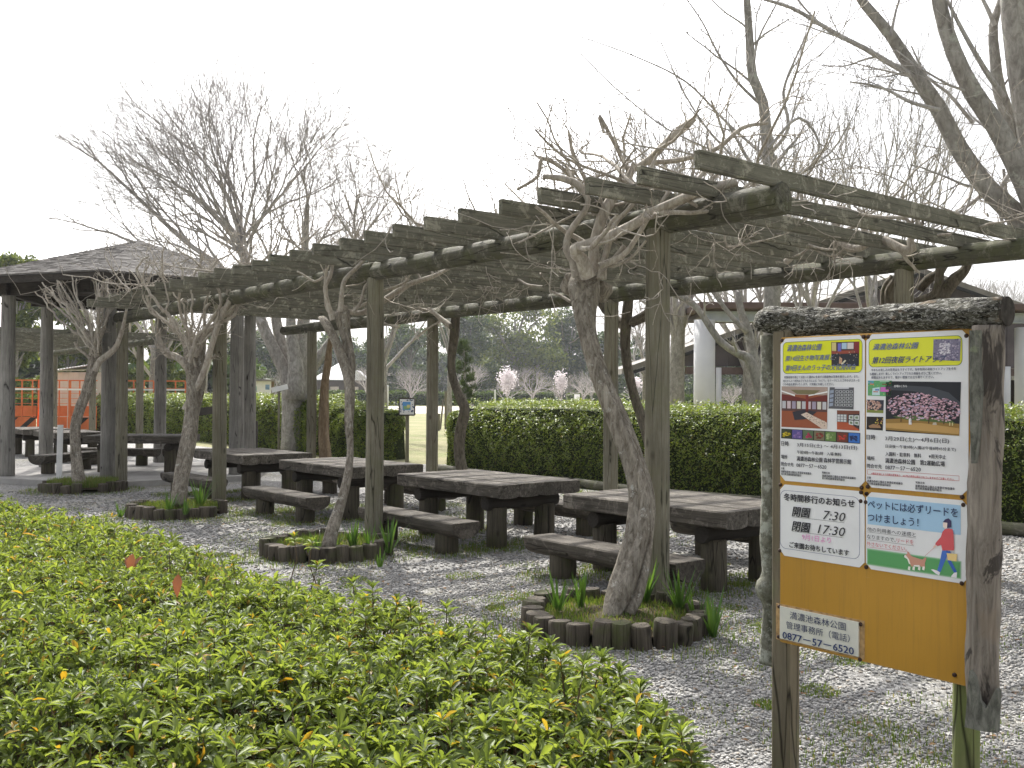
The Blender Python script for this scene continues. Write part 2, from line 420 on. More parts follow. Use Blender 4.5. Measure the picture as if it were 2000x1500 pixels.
def dicho(out, p, d, L, r, n, rr, ang=(9, 22), ratio=(.74, .9), up=.06, wig=.07, rmin=.0035, three=.28):
    """a twig that keeps forking, as the crowns of bare trees do"""
    k = 4; pts = [p.copy()]; rad = [r]; r2 = max(rmin, r*.74)
    for i in range(k):
        d = (d+Vector((rr.gauss(0, wig), rr.gauss(0, wig), rr.gauss(0, wig)+up))).normalized(); p = p+d*(L/k); pts.append(p.copy()); rad.append(max(rmin, r+(r2-r)*(i+1)/k))
        if i in (1, 2) and rr.random() < .35 and n > 1:
            ax = Vector((rr.gauss(0, 1), rr.gauss(0, 1), rr.gauss(0, 1))).cross(d)
            if ax.length > .01: dicho(out, p.copy(), Quaternion(ax.normalized(), R(rr.uniform(*ang)*1.7)) @ d, L*.7, max(rmin, r2*.5), max(0, n-2), rr, ang, ratio, up, wig, rmin, three)
    out.append((pts, rad, 6 if r > .03 else 4 if r > .01 else 3))
    if n <= 0: return
    a0 = rr.random()*6.28; m = 3 if rr.random() < three else 2
    for j in range(m):
        perp = d.orthogonal().normalized(); perp = Quaternion(d, a0+6.283*j/m+rr.uniform(-.4, .4)) @ perp
        cd = (Quaternion(perp, R(rr.uniform(*ang))) @ d).normalized()
        dicho(out, p.copy(), cd, L*rr.uniform(*ratio), max(rmin, r2*(.92 if j == 0 else .72)), n-1, rr, ang, ratio, up, wig, rmin, three)
def limb(points, Y, step=.3, wscale=1.):
    """points traced as (x, y, width[, depth]) in photo pixels -> spline of (x,y,z,r)"""
    q = []
    for p in points:
        yy = p[3] if len(p) > 3 else Y
        w = at(p[0], p[1], yy); q.append((w.x, w.y, w.z, max(.003, p[2]*.5*yy/F*wscale)))
    return spline(q, step)
def add_limb(lines, sp, n=10):
    lines.append(([Vector(q[:3]) for q in sp], [max(.002, q[3]) for q in sp], n))
def sprout(lines, sp, G, rr, dens, lvl=1, L=(1., 2.), t0=.2, out_bias=None, rfac=.5):
    for i in range(max(1, int(len(sp)*t0)), len(sp)):
        if rr.random() < dens:
            d = Vector(sp[i][:3])-Vector(sp[i-1][:3])
            if d.length < 1e-5: continue
            d.normalize(); ax = Vector((rr.gauss(0, 1), rr.gauss(0, 1), rr.gauss(0, 1))).cross(d)
            if ax.length < 1e-3: continue
            cd = Quaternion(ax.normalized(), R(rr.uniform(*G['ang']))) @ d
            if out_bias: cd = (cd+out_bias).normalized()
            grow(lines, Vector(sp[i][:3]), cd, rr.uniform(*L), max(G['rmin'], sp[i][3]*rfac*rr.uniform(.6, 1.)), lvl, G, rr)

# leaves in bulk --------------------------------------------------------
def rot_frames(nrm, spin):
    """orthonormal frames (n,3,3) columns: a (length), b (width), n (normal)"""
    nrm = nrm/np.linalg.norm(nrm, axis=1, keepdims=True)
    ref = np.where(np.abs(nrm[:, 2:3]) < .9, np.array([[0, 0, 1.]]), np.array([[1., 0, 0]]))
    a = np.cross(ref, nrm); a /= np.linalg.norm(a, axis=1, keepdims=True); b = np.cross(nrm, a)
    c, s = np.cos(spin)[:, None], np.sin(spin)[:, None]
    return a*c+b*s, -a*s+b*c, nrm
LEAF_S = (np.array([(0, 0, 0), (.5, .5, .12), (1, 0, 0), (.5, -.5, .12)], float), np.array([(0, 1, 2, 3)]))
LEAF_F = (np.array([(0, 0, 0), (.5, .5, .14), (1, 0, -.05), (.5, -.5, .14), (.5, 0, 0)], float), np.array([(0, 4, 1), (1, 4, 2), (0, 3, 4), (3, 2, 4)]))
LEAF_D = (np.array([(0, 0, 0), (.3, .3, .07), (.3, 0, .0), (.3, -.3, .07), (.68, .5, .06), (.68, 0, -.04), (.68, -.5, .06), (.9, .27, -.04), (.9, -.27, -.04), (1, 0, -.16)], float),
          np.array([(0, 2, 1, 1), (0, 3, 2, 2), (1, 2, 5, 4), (3, 6, 5, 2), (4, 5, 7, 7), (5, 6, 8, 8), (7, 5, 9, 9), (5, 8, 9, 9)]))
def leaves(pos, a, b, n, ln, wd, tmpl):
    """instances of a leaf template as plain mesh arrays"""
    tv, tf = tmpl; k = len(tv); m = len(pos)
    ln = np.broadcast_to(np.asarray(ln, float), (m,)); wd = np.broadcast_to(np.asarray(wd, float), (m,))
    v = pos[:, None, :]+a[:, None, :]*(tv[None, :, 0:1]*ln[:, None, None])+b[:, None, :]*(tv[None, :, 1:2]*wd[:, None, None])+n[:, None, :]*(tv[None, :, 2:3]*ln[:, None, None])
    f = tf[None]+np.arange(m)[:, None, None]*k
    return v.reshape(-1, 3), f.reshape(-1, tf.shape[1])
def leaf_mesh(pos, a, b, n, ln, wd, tmpl):
    v, f = leaves(pos, a, b, n, ln, wd, tmpl)
    if tmpl is LEAF_D:
        tri = f[:, 2] == f[:, 3]
        return mesh_np(v, [f[~tri], f[tri][:, :3]])
    return mesh_np(v, f)
def unit(m): 
    x = npr.normal(size=(m, 3)); return x/np.linalg.norm(x, axis=1, keepdims=True)
def lumps(p, sc, seed=0):
    """cheap smooth 3-D noise, about -1..1"""
    r = np.random.default_rng(seed); o = np.zeros(len(p))
    for k in range(7):
        w = r.normal(size=3)*sc*(1+.5*k); o += np.sin(p@w+r.random()*6.28)/(1+.4*k)
    return o/2.6

# ============================================================ LIGHT, SKY, CAMERA
SUN_EL, SUN_AZ = 47., -14.        # azimuth measured from straight ahead (+Y) towards the right
W = bpy.data.worlds.new('World'); S.world = W; W.use_nodes = True
wn = W.node_tree; bg = wn.nodes['Background']
sk = wn.nodes.new('ShaderNodeTexSky'); sk.sky_type = 'NISHITA'; sk.sun_disc = False
sk.sun_elevation = R(SUN_EL); sk.sun_rotation = R(SUN_AZ); sk.air_density = 1.; sk.dust_density = 6.; sk.ozone_density = 1.
hs = wn.nodes.new('ShaderNodeHueSaturation'); hs.inputs['Saturation'].default_value = .22
wn.links.new(sk.outputs[0], hs.inputs['Color']); tn = wn.nodes.new('ShaderNodeMix'); tn.data_type = 'RGBA'; tn.blend_type = 'MULTIPLY'; tn.inputs[0].default_value = 1.; tn.inputs[7].default_value = (.985, .99, 1.02, 1)
wn.links.new(hs.outputs[0], tn.inputs[6]); wn.links.new(tn.outputs[2], bg.inputs[0]); bg.inputs[1].default_value = .15
sl = bpy.data.lights.new('sun', 'SUN'); sl.energy = 3.2; sl.angle = R(1.); sl.color = (1., .965, .9)
so = bpy.data.objects.new('sun', sl); COL.objects.link(so)
sd = Vector((math.sin(R(SUN_AZ))*math.cos(R(SUN_EL)), math.cos(R(SUN_AZ))*math.cos(R(SUN_EL)), math.sin(R(SUN_EL))))
so.rotation_euler = sd.to_track_quat('Z', 'Y').to_euler()
cam = bpy.data.cameras.new('camera'); co = bpy.data.objects.new('camera', cam); COL.objects.link(co); S.camera = co
cam.sensor_width = 36; cam.lens = F/2000*36; cam.clip_end = 3000; cam.clip_start = .05
co.matrix_world = Matrix.Translation((0, 0, EYE)) @ Matrix.Rotation(R(90)+PIT, 4, 'X') @ Matrix.Rotation(-ROL, 4, 'Z')
S.view_settings.view_transform = 'Standard'; S.view_settings.look = 'None'; S.view_settings.exposure = 1.05
S.cycles.max_bounces = 6; S.cycles.transparent_max_bounces = 8; S.cycles.volume_bounces = 0

# ============================================================ GROUND
def sheet(name, pts, z, mat, kind='structure'):
    me = mesh_py([(p[0], p[1], z) for p in pts], [list(range(len(pts)))])
    return tag(link(name, me, mat), kind=kind)
sheet('ground', [(-900, -60), (900, -60), (900, 900), (-900, 900)], 0., M['lawn'])
gr_edge = [uv(-9, -12), uv(-9, 6.9), uv(13.2, 6.3), uv(14.2, 8.0), uv(15.6, 6.6), uv(16, 6.2), uv(34, 6.2), uv(34, -22), uv(10, -26)]
sheet('gravel_ground', gr_edge, .004, M['gravel'])
sheet('path', [(-90, 90), (95, 76), (95, 118), (-90, 140)], .004, M['sand'])

# gravel stones you can tell apart near the camera
def in_hedge(x, y): return False
tmpl = np.array([(x, y, z) for x in (-1, 1) for y in (-1, 1) for z in (-1, 1)], float)
tq = np.array([(0, 1, 3, 2), (4, 6, 7, 5), (0, 4, 5, 1), (2, 3, 7, 6), (0, 2, 6, 4), (1, 5, 7, 3)])
def stones(n, y0, y1, s0, s1, m):
    Y = np.sqrt(npr.uniform(y0**2, y1**2, n)); X = npr.uniform(-.56, .56, n)*Y
    du = (X-P0.x)*U.x+(Y-P0.y)*U.y; dv = (X-P0.x)*V.x+(Y-P0.y)*V.y
    keep = (dv < 6.1) & (du > -9) & ~((Y < 4.0) & (X < -.1*Y)) & ~((du > 12.6) & (dv > -1.3))
    pn = lumps(np.stack([X, Y, 0*X], 1), 1.1, 77)+.5*lumps(np.stack([X, Y, 0*X], 1), 4, 78); keep &= npr.random(n) > np.clip((pn-.35)*2.2, 0, .8)
    X, Y = X[keep], Y[keep]; k = len(X)
    s = npr.uniform(s0, s1, k)
    v = tmpl[None]*(s[:, None, None])*npr.uniform(.55, 1.1, (k, 8, 3))*np.array([1., .75, .42])
    an = npr.uniform(0, 6.28, k); c, si = np.cos(an)[:, None], np.sin(an)[:, None]
    ti = npr.normal(0, .3, k)[:, None]
    x, y, z = v[..., 0]*c-v[..., 1]*si, v[..., 0]*si+v[..., 1]*c, v[..., 2]
    z = z+x*ti
    v = np.stack([x+X[:, None], y+Y[:, None], z+(s*.3)[:, None]+.004], -1)
    return v.reshape(-1, 3), (tq[None]+np.arange(k)[:, None, None]*8).reshape(-1, 4)
vs, fs, o = [], [], 0
for a in ((40000, 2.6, 5.2, .005, .012, 0), (62000, 5.2, 9, .006, .014, 0), (40000, 9, 16, .009, .019, 0)):
    v, f = stones(*a); vs.append(v); fs.append(f+o); o += len(v)
tag(link('gravel', mesh_np(np.concatenate(vs), np.concatenate(fs)), M['stone']), kind='stuff')

# ============================================================ PERGOLAS
ZB = 2.8287; SL = -.0048; ANG = math.atan2(U.y, U.x)
def make_pergola(u0, label, nr, spacing, posts, near_end, far_end, first=True):
    root = empty('pergola', uv(u0, 0), ANG, label, 'pergola')
    L = 3.549+.839*2; k = 0
    for i in range(nr):
        jl = rnd.uniform(-.02, .02)
        mb = MB().box(-L/2, L/2, -.024, .024, 0, .12, .005)
        # a few subdivisions along the length so that the timber sags and wanders a little
        o = mb.obj('rafter', M['rafter'], root)
        o.location = (i*spacing+rnd.uniform(-.008, .008), -(3.549/2)+jl, ZB+SL*i*spacing+.172+rnd.uniform(-.004, .004))
        o.rotation_euler = (R(rnd.uniform(-1.2, 1.2)), R(rnd.uniform(-.12, .12)), R(-90+rnd.uniform(-.25, .25)))
    def beam(u1, u2, v, r, sd):
        o = link('beam', log_mesh(u2-u1, r, r*.95, 24, int((u2-u1)/.3), .05, 0, 'X', sd), M['beam'], root)
        o.location = (u1, -v, ZB+SL*u1+.098); o.rotation_euler = (0, -SL, 0)
    sp = posts[1]
    beam(-.05, sp-.02, 0, .104, 3); beam(sp-.015, near_end, 0, .1, 4)
    beam(-.1, sp, 3.549, .104, 5); beam(sp+.005, far_end, 3.549, .1, 6)
    for v in (0, 3.549):
        for j, u in enumerate(posts):
            h = ZB+SL*u+.03
            o = link('post', log_mesh(h, .096, .09, 20, 12, .018, rnd.uniform(-.01, .01), 'Z', 10+j+int(v)), M['post'], root)
            o.location = (u, -v, 0)
    if first:
        m = MB().box(-.03, .03, -.004, .004, -.035, .035, .002).add(*tube_vf([(0, .004, 0), (0, .012, 0)], [.012, .012], 10), mi=1)
        o = m.obj('bracket', [M['steel'], M['black']], root); o.location = (sp, .10, ZB+SL*sp+.235)
    return root
PG = make_pergola(0, 'long timber pergola of slats on two log beams and round posts above the picnic tables', 26, .4883,
                  [1.069+4.019*i for i in range(4)], 13.35, 14.3)
make_pergola(21.5, 'second timber pergola standing beyond the hexagonal shelter', 22, .4883, [1.069+4.019*i for i in range(3)], 10.6, 10.8, False)

# dark planks tied between posts and vines
def plank(p, q, h, t, label, name='plank', cat='plank', mat='dark_wood', group=None):
    p, q = Vector(p), Vector(q); d = q-p
    o = MB().box(0, d.length, -t/2, t/2, -h/2, h/2, .003).obj(name, M[mat]); o.location = p
    o.rotation_euler = (0, -math.asin(d.z/d.length), math.atan2(d.y, d.x)); return tag(o, label, cat, group)
yv = depth_v(400, .12)
plank(at(380, 806, depth_v(380, .12)), at(442, 797, depth_v(436, .12)), .11, .025, 'dark plank tied across from a trunk to the third near pergola post')
# ============================================================ TABLES AND BENCHES
def half_log(L, w, h, seed, round_=.55):
    """flat on top, rounded beneath, along X, centred"""
    rr = random.Random(seed); n = 12; xs = [-L/2, -L/2+.012]+[-L/2+L*i/10 for i in range(1, 10)]+[L/2-.012, L/2]
    vs = []; fs = []
    prof = [(-w/2, -.0), (-w/2+.006, .006)]
    P_ = []
    P_.append((-w/2, -.012)); P_.append((-w/2+.012, 0)); P_.append((w/2-.012, 0)); P_.append((w/2, -.012))
    for i in range(0, n+1):
        a = math.pi*i/n; P_.append((w/2*math.cos(a)*1., -.012-h*(1-round_)-h*round_*math.sin(a)+.012))
    m = len(P_)
    for j, x in enumerate(xs):
        e = .985 if j in (0, len(xs)-1) else 1.
        kx = rr.uniform(-.004, .004)
        for y, z in P_:
            t = 1 if z < -.02 else 0
            vs.append((x, y*e+kx*t, z*(e if t else 1)-(.004 if j in (0, len(xs)-1) and not t else 0)+t*rr.uniform(-.003, .003)))
    for j in range(len(xs)-1):
        for i in range(m): fs.append((j*m+i, j*m+(i+1) % m, (j+1)*m+(i+1) % m, (j+1)*m+i))
    fs.append(tuple(range(m))[::-1]); fs.append(tuple(range((len(xs)-1)*m, len(xs)*m)))
    return vs, fs
def make_table(label, group):
    root = empty('picnic_table', (0, 0, 0), 0, label, 'picnic table', group)
    mb = MB(); W_ = 1.14; k = 4; w = W_/k
    for i in range(k):
        v, f = half_log(1.86, w-.003, .145, 20+i, .16)
        mb.add(v, f, 0, Matrix.Translation((rnd.uniform(-.01, .01), -W_/2+w*(i+.5), .69+rnd.uniform(-.002, .002))))
    mb.obj('tabletop', M['tabletop'], root)
    for sx in (-.62, .62):
        o = link('crossbar', log_mesh(.98, .075, .075, 14, 5, .03, 0, 'X', 3), M['dark_wood'], root); o.location = (sx, -.49, .475); o.rotation_euler = (0, 0, R(90))
        for sy in (-.33, .33):
            l = link('leg', log_mesh(.43, .112, .108, 18, 4, .03, 0, 'Z', rnd.randrange(999)), M['leg'], root); l.location = (sx, sy, 0)
    return root
def make_bench(label, group):
    root = empty('log_bench', (0, 0, 0), 0, label, 'bench', group)
    v, f = half_log(1.80, .34, .165, 51, .7); mb = MB().add(v, f, 0, Matrix.Translation((0, 0, .345)))
    mb.obj('seat', M['bench'], root)
    for sx in (-.56, .56):
        l = link('leg', log_mesh(.215, .12, .12, 18, 3, .03, 0, 'Z', rnd.randrange(999)), M['leg'], root); l.location = (sx, 0, 0)
    return root
def clone(root, loc, rz, label, group=None):
    r = root.copy(); COL.objects.link(r); r.location = loc; r.rotation_euler = (0, 0, rz); r['label'] = label
    if group: r['group'] = group
    for ch in root.children:
        c = ch.copy(); COL.objects.link(c); c.parent = r
        for g in ch.children:
            d = g.copy(); COL.objects.link(d); d.parent = c
    return r
TG = 'picnic tables under the long pergola'; BG_ = 'log benches beside the picnic tables'
T0 = make_table('x', TG); B0 = make_bench('x', BG_)
def put(root, first, loc, rz, label, group):
    if first: root.location = loc; root.rotation_euler = (0, 0, rz); root['label'] = label; root['group'] = group; return root
    return clone(root, loc, rz, label, group)
tl = ['thick plank picnic table nearest the notice board, partly behind the curved vine trunk', 'picnic table second from the notice board, its whole top in view between two pergola posts',
      'picnic table behind the second near pergola post and the hollow pale vine trunk', 'picnic table behind the third near pergola post, beside the shelter slab']
bl = ['log bench behind the planter with the big curved vine, nearest the notice board', 'log bench behind the second near pergola post', 'short looking log bench between the second and third near posts, fully in view',
      'log bench behind the leaning pale vine trunk, next to the shelter slab']
cl = ['far side log bench behind the nearest picnic table, mostly hidden by it', 'far side log bench seen between the two nearest tables', 'far side log bench hidden behind the third picnic table', 'far side log bench behind the picnic table at the shelter slab']
tu = [1.87, 4.74, 7.7, 10.67]; bu = [1.87, 4.72, 7.72, 10.75]
for i in range(4):
    put(T0, i == 0, uv(tu[i], 1.2+(0, .03, .02, 0)[i]), ANG+R(rnd.uniform(-.8, .8)+180*(i % 2)), tl[i], TG)
for i in range(4):
    put(B0, i == 0, uv(bu[i], .285), ANG+R(rnd.uniform(-1, 1)), bl[i], BG_)
for i in range(4):
    clone(B0, uv(tu[i]+.05, 2.3), ANG+R(rnd.uniform(-1, 1)), cl[i], BG_)

# ============================================================ HEXAGONAL SHELTER
HC = Vector((-7.25, 19.3, 0)); HA = 279
def hexp(r, k, z=0, a=HA): return HC+Vector((r*math.cos(R(a+60*k)), r*math.sin(R(a+60*k)), z))
slab = MB(); ring = [hexp(2.78, k) for k in range(6)]
slab.add([(p.x, p.y, 0) for p in ring]+[(p.x, p.y, .1) for p in ring], [list(range(6, 12))]+[[k, (k+1) % 6, (k+1) % 6+6, k+6] for k in range(6)])
tag(slab.obj('concrete_slab', M['concrete']), kind='structure')
hs_ = empty('shelter', HC, 0, 'hexagonal open shelter with a shingled hip roof on round posts', 'shelter')
for k in range(6):
    p = hexp(2.3, k)-HC; h = 3.35
    o = link('post', log_mesh(h, .135, .115, 20, 12, .02, 0, 'Z', 70+k), M['grey_post'], hs_); o.location = (p.x, p.y, .1)
    q = hexp(2.3, k+1)-HC; d = q-p
    bm_ = MB().box(-.3, d.length+.3, -.06, .06, 0, .26, .006).obj('beam', M['dark_wood'], hs_); bm_.location = (p.x, p.y, 3.32); bm_.rotation_euler = (0, 0, math.atan2(d.y, d.x))
rf = MB(); RZ, AZ, RR = 3.60, 4.55, 3.12
for k in range(6):                     # six roof slopes, laid in overlapping courses of shingle
    c = 34
    for j in range(c):
        t0, t1 = j/c, (j+1)/c
        r0, r1 = RR*(1-t0), RR*(1-t1); z0 = RZ+(AZ-RZ)*t0; z1 = RZ+(AZ-RZ)*t1
        nseg = max(2, int(r0*7))
        a0, a1 = (hexp(r0, k)-HC), (hexp(r0, k+1)-HC); b0, b1 = (hexp(r1, k)-HC), (hexp(r1, k+1)-HC)
        for s in range(nseg):
            u0, u1 = s/nseg, (s+1)/nseg; e = rnd.uniform(.010, .017); e2 = .004
            A, B = a0.lerp(a1, u0), a0.lerp(a1, u1); C, D = b0.lerp(b1, u1), b0.lerp(b1, u0)
            A.z = B.z = z0+e; C.z = D.z = z1+e2
            rf.add([A, B, C, D, (A.x, A.y, z0-.02), (B.x, B.y, z0-.02)], [[0, 1, 2, 3], [4, 5, 1, 0]])
link('roof', rf.mesh(recalc=False), M['shingle'], hs_)
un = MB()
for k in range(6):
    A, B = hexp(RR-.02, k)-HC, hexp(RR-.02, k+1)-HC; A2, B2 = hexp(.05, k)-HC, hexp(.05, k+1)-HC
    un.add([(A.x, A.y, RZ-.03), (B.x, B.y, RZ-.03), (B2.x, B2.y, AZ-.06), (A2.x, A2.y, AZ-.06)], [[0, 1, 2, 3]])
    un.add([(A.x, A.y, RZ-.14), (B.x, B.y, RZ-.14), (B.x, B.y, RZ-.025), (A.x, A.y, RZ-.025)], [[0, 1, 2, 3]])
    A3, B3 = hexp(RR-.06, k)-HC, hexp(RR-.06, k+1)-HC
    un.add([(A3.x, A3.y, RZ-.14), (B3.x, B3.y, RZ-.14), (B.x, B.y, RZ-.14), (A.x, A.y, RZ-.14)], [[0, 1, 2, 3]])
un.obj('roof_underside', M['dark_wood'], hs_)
SG = 'tables and benches in and beyond the shelter'
clone(T0, (-7.1, 19.2, .1), R(2), 'picnic table standing on the slab inside the hexagonal shelter', SG)
clone(B0, (-6.3, 20.75, .1), R(8), 'log bench on the slab behind the shelter table, right of it', SG)
clone(B0, (-8.45, 18.95, .1), R(80), 'log bench on the slab at the left end of the shelter table', SG)
clone(B0, (-8.2, 20.7, .1), R(-8), 'low log bench on the slab behind the shelter table, left of it', SG)
clone(T0, uv(23.2, 1.2), ANG, 'picnic table beyond the shelter, between its two leftmost posts', SG)
clone(T0, uv(20.6, 1.25), ANG, 'picnic table beyond the shelter, in front of the striped barrier', SG)
clone(B0, uv(23.3, -.1), ANG, 'log bench in front of the table seen between the leftmost posts', SG)

# ============================================================ PLANTERS, PLANTS
stump_base = []
for k in range(5):
    stump_base.append(log_mesh(.30, .066, .064, 14, 4, .06, 0, 'Z', 200+k))
grass_pos = []     # (x, y, z, height, lean)
def planter(pu, label, gaps=(), rot=0):
    c = uv(pu-.24, -.68); root = empty('log_planter', c, ANG, label, 'planter', 'log edged planters at the near pergola posts')
    n = 26; r = .575
    for i in range(n):
        a = 2*math.pi*i/n
        if any(g0 <= i <= g1 for g0, g1 in gaps): continue
        o = link('stump', stump_base[rnd.randrange(5)].copy() if False else stump_base[rnd.randrange(5)], None, root)
        rr_ = r+rnd.uniform(-.012, .012)
        o.location = (rr_*math.cos(a), rr_*math.sin(a), -.12+rnd.uniform(-.045, .0)); s = rnd.uniform(1.02, 1.25)
        o.scale = (s, s, 1); o.rotation_euler = (R(rnd.uniform(-4, 4)), R(rnd.uniform(-4, 4)), rnd.random()*6)
    vs = [(0, 0, .125)]; fs = []
    for k in range(1, 5):
        for i in range(24):
            a = 2*math.pi*i/24; q = r*.97*k/4; vs.append((q*math.cos(a), q*math.sin(a), .125-(.055 if k == 4 else .01*k)+rnd.uniform(-.012, .012)))
    fs = [(0, 1+i, 1+(i+1) % 24) for i in range(24)]
    for k in range(3):
        for i in range(24): a_ = 1+k*24; fs.append((a_+i, a_+24+i, a_+24+(i+1) % 24, a_+(i+1) % 24))
    link('soil', mesh_py(vs, fs, True), M['soil'], root)
    return c
for b in stump_base: b.materials.append(M['stump'])
pcs = []
for i, (lb, gp_) in enumerate([('ring of short log stumps round the big curved vine nearest the notice board', ()), ('ring of short log stumps round the hollow pale vine at the second near post', ()),
                       ('broken ring of log stumps round the leaning pale vine at the third near post', ((16, 17),)), ('ring of rotting log stumps round the bent vine farthest along the near row', ((12, 13),))]):
    pcs.append(planter(1.069+4.019*i, lb, gp_))
# blades of grass (nobody could count them)
def blades(pos, h, w=.004, lean=.35):
    k = len(pos); a = npr.uniform(0, 6.28, k); ln = npr.uniform(.05, lean, k)*h; d = np.stack([np.cos(a), np.sin(a)], 1); s = np.stack([-np.sin(a), np.cos(a)], 1)
    wv = np.broadcast_to(np.asarray(w), (k,))
    v = np.zeros((k, 5, 3)); 
    v[:, 0, :2] = pos[:, :2]-s*wv[:, None]; v[:, 1, :2] = pos[:, :2]+s*wv[:, None]
    m = pos[:, :2]+d*(ln*.35)[:, None]; v[:, 2, :2] = m+s*(wv*.8)[:, None]; v[:, 3, :2] = m-s*(wv*.8)[:, None]
    v[:, 4, :2] = pos[:, :2]+d*ln[:, None]
    v[:, :, 2] = pos[:, 2:3]; v[:, 2, 2] += h*.6; v[:, 3, 2] += h*.6; v[:, 4, 2] += h*(1-.25*ln/h)
    b = np.arange(k)[:, None]*5
    return v.reshape(-1, 3), b+np.array([[0, 1, 2, 3]]), b+np.array([[3, 2, 4]])
V_, Q_, T_, o = [], [], [], 0
def add_bl(pos, h, w=.004, lean=.5):
    global o
    v, q, t = blades(pos, h, w, lean); V_.append(v); Q_.append(q+o); T_.append(t+o); o += len(v)
for c, n_, hh in zip(pcs, (3800, 3200, 3600, 4200), (.035, .05, .07, .11)):
    a = npr.uniform(0, 6.28, n_); r = .54*np.sqrt(npr.uniform(0, 1, n_))
    p = np.stack([c.x+r*np.cos(a), c.y+r*np.sin(a), np.full(n_, .095)], 1); add_bl(p, hh*npr.uniform(.4, 1.5, n_), .003)
def ring_grass(c, r0, r1, n_, hh, z=.004):
    a = npr.uniform(0, 6.28, n_); r = np.sqrt(npr.uniform(r0*r0, r1*r1, n_))
    add_bl(np.stack([c.x+r*np.cos(a), c.y+r*np.sin(a), np.full(n_, z)], 1), hh*npr.uniform(.3, 1.3, n_), .003)
for c in pcs: ring_grass(c, .66, .95, 900, .05)
for u_ in tu:
    for du in (-.62, .62):
        for v_ in (.88, 1.54): ring_grass(uv(u_+du, v_), .09, .36, 520, .045)
for u_ in bu:
    for du in (-.56, .56): ring_grass(uv(u_+du, .285), .11, .42, 560, .045)
for i in range(260):                   # weeds in the gravel
    Y = rnd.uniform(3.2, 15); X = rnd.uniform(-.5, .5)*Y
    if Y < 4.5 and X < 0: continue
    ring_grass(Vector((X, Y, 0)), 0, rnd.uniform(.06, .45), rnd.randrange(80, 420), .024)
for i in range(34):                    # thicker at the foot of the hedge
    ring_grass(uv(rnd.uniform(-2, 10), rnd.uniform(5.2, 6.2)), 0, rnd.uniform(.15, .4), 160, .05)
ring_grass(Vector((1.6, 4.6, 0)), 0, .45, 500, .03); ring_grass(Vector((2.1, 6.4, 0)), 0, .5, 500, .03)
vv = np.concatenate(V_); tag(link('grass', mesh_np(vv, [np.concatenate(Q_), np.concatenate(T_)]), M['grass']), kind='stuff')
# lawn blades in the opening between the hedges
def sword(mb, base, d, L, w, bend, rr):
    side = Vector((-d.y, d.x, 0)).normalized(); pts = []
    p = Vector(base); dd = d.normalized(); n = 5; vs = []
    for i in range(n+1):
        t = i/n; ww = w*(1-t**2.2)*(1 if t > .1 else .8)
        vs += [p-side*ww, p+Vector((0, 0, 0))+d.cross(side)*ww*.25, p+side*ww]
        dd = (dd+Vector((d.x, d.y, 0))*bend).normalized(); p = p+dd*(L/n)
    fs = []
    for i in range(n): a = i*3; fs += [[a, a+1, a+4, a+3], [a+1, a+2, a+5, a+4]]
    mb.add(vs, fs)
def iris(pos, k, L, label, sd):
    rr = random.Random(sd); mb = MB()
    for i in range(int(k*1.5)):
        a = rr.random()*6.28; t = rr.uniform(.08, .5)
        d = Vector((math.cos(a)*t, math.sin(a)*t, 1))
        sword(mb, (math.cos(a)*.02, math.sin(a)*.02, 0), d, L*rr.uniform(.55, 1.1), rr.uniform(.009, .014), rr.uniform(0, .25), rr)
    o = link('iris_plant', mb.mesh(recalc=False), M['iris']); o.location = pos
    tag(o, label, 'iris plant', 'sword leaved plants in and round the planters')
iz = .1
for (x, y, z, k, L, lb) in [(1090, 1192, iz, 8, .26, 'sword leaved plant at the left rim of the planter with the big curved vine'), (1135, 1185, iz, 9, .24, 'upright sword leaved plant just left of the big curved vine trunk'),
      (1225, 1190, iz, 9, .2, 'sword leaved plant at the right foot of the big curved vine'), (1258, 1178, iz, 12, .3, 'tall sword leaved clump between the big curved vine and the first post'),
      (1328, 1192, iz, 12, .26, 'bright sword leaved clump right of the first near pergola post'), (1392, 1245, 0, 12, .27, 'spreading sword leaved plant on the gravel outside the nearest planter'), (1360, 1215, .05, 7, .2, 'small sword leaved plant on the right rim of the nearest planter'),
      (760, 1080, .04, 12, .3, 'large sword leaved plant at the right rim of the second planter'), (722, 1072, iz, 7, .22, 'sword leaved plant at the foot of the second near post'), (690, 1072, iz, 12, .24, 'yellowish sword leaved clump right of the hollow vine'),
      (655, 1070, iz, 9, .18, 'sword leaved plant at the foot of the hollow pale vine'), (620, 1072, iz, 7, .16, 'low sword leaved plant in the left half of the second planter'), (742, 1108, 0, 6, .17, 'small sword leaved plant outside the front of the second planter'),
      (330, 1000, iz, 10, .24, 'sword leaved clump left of the leaning pale vine trunk'), (390, 992, iz, 16, .38, 'tall sword leaved clump right of the leaning pale vine trunk'), (362, 1005, iz, 9, .2, 'sword leaved plant in front of the leaning pale vine'), (235, 1012, 0, 8, .2, 'small sword leaved plant on the gravel left of the third planter')]:
    iris(gp(x, y, z), k, L*1.25, lb, int(x*7+y))

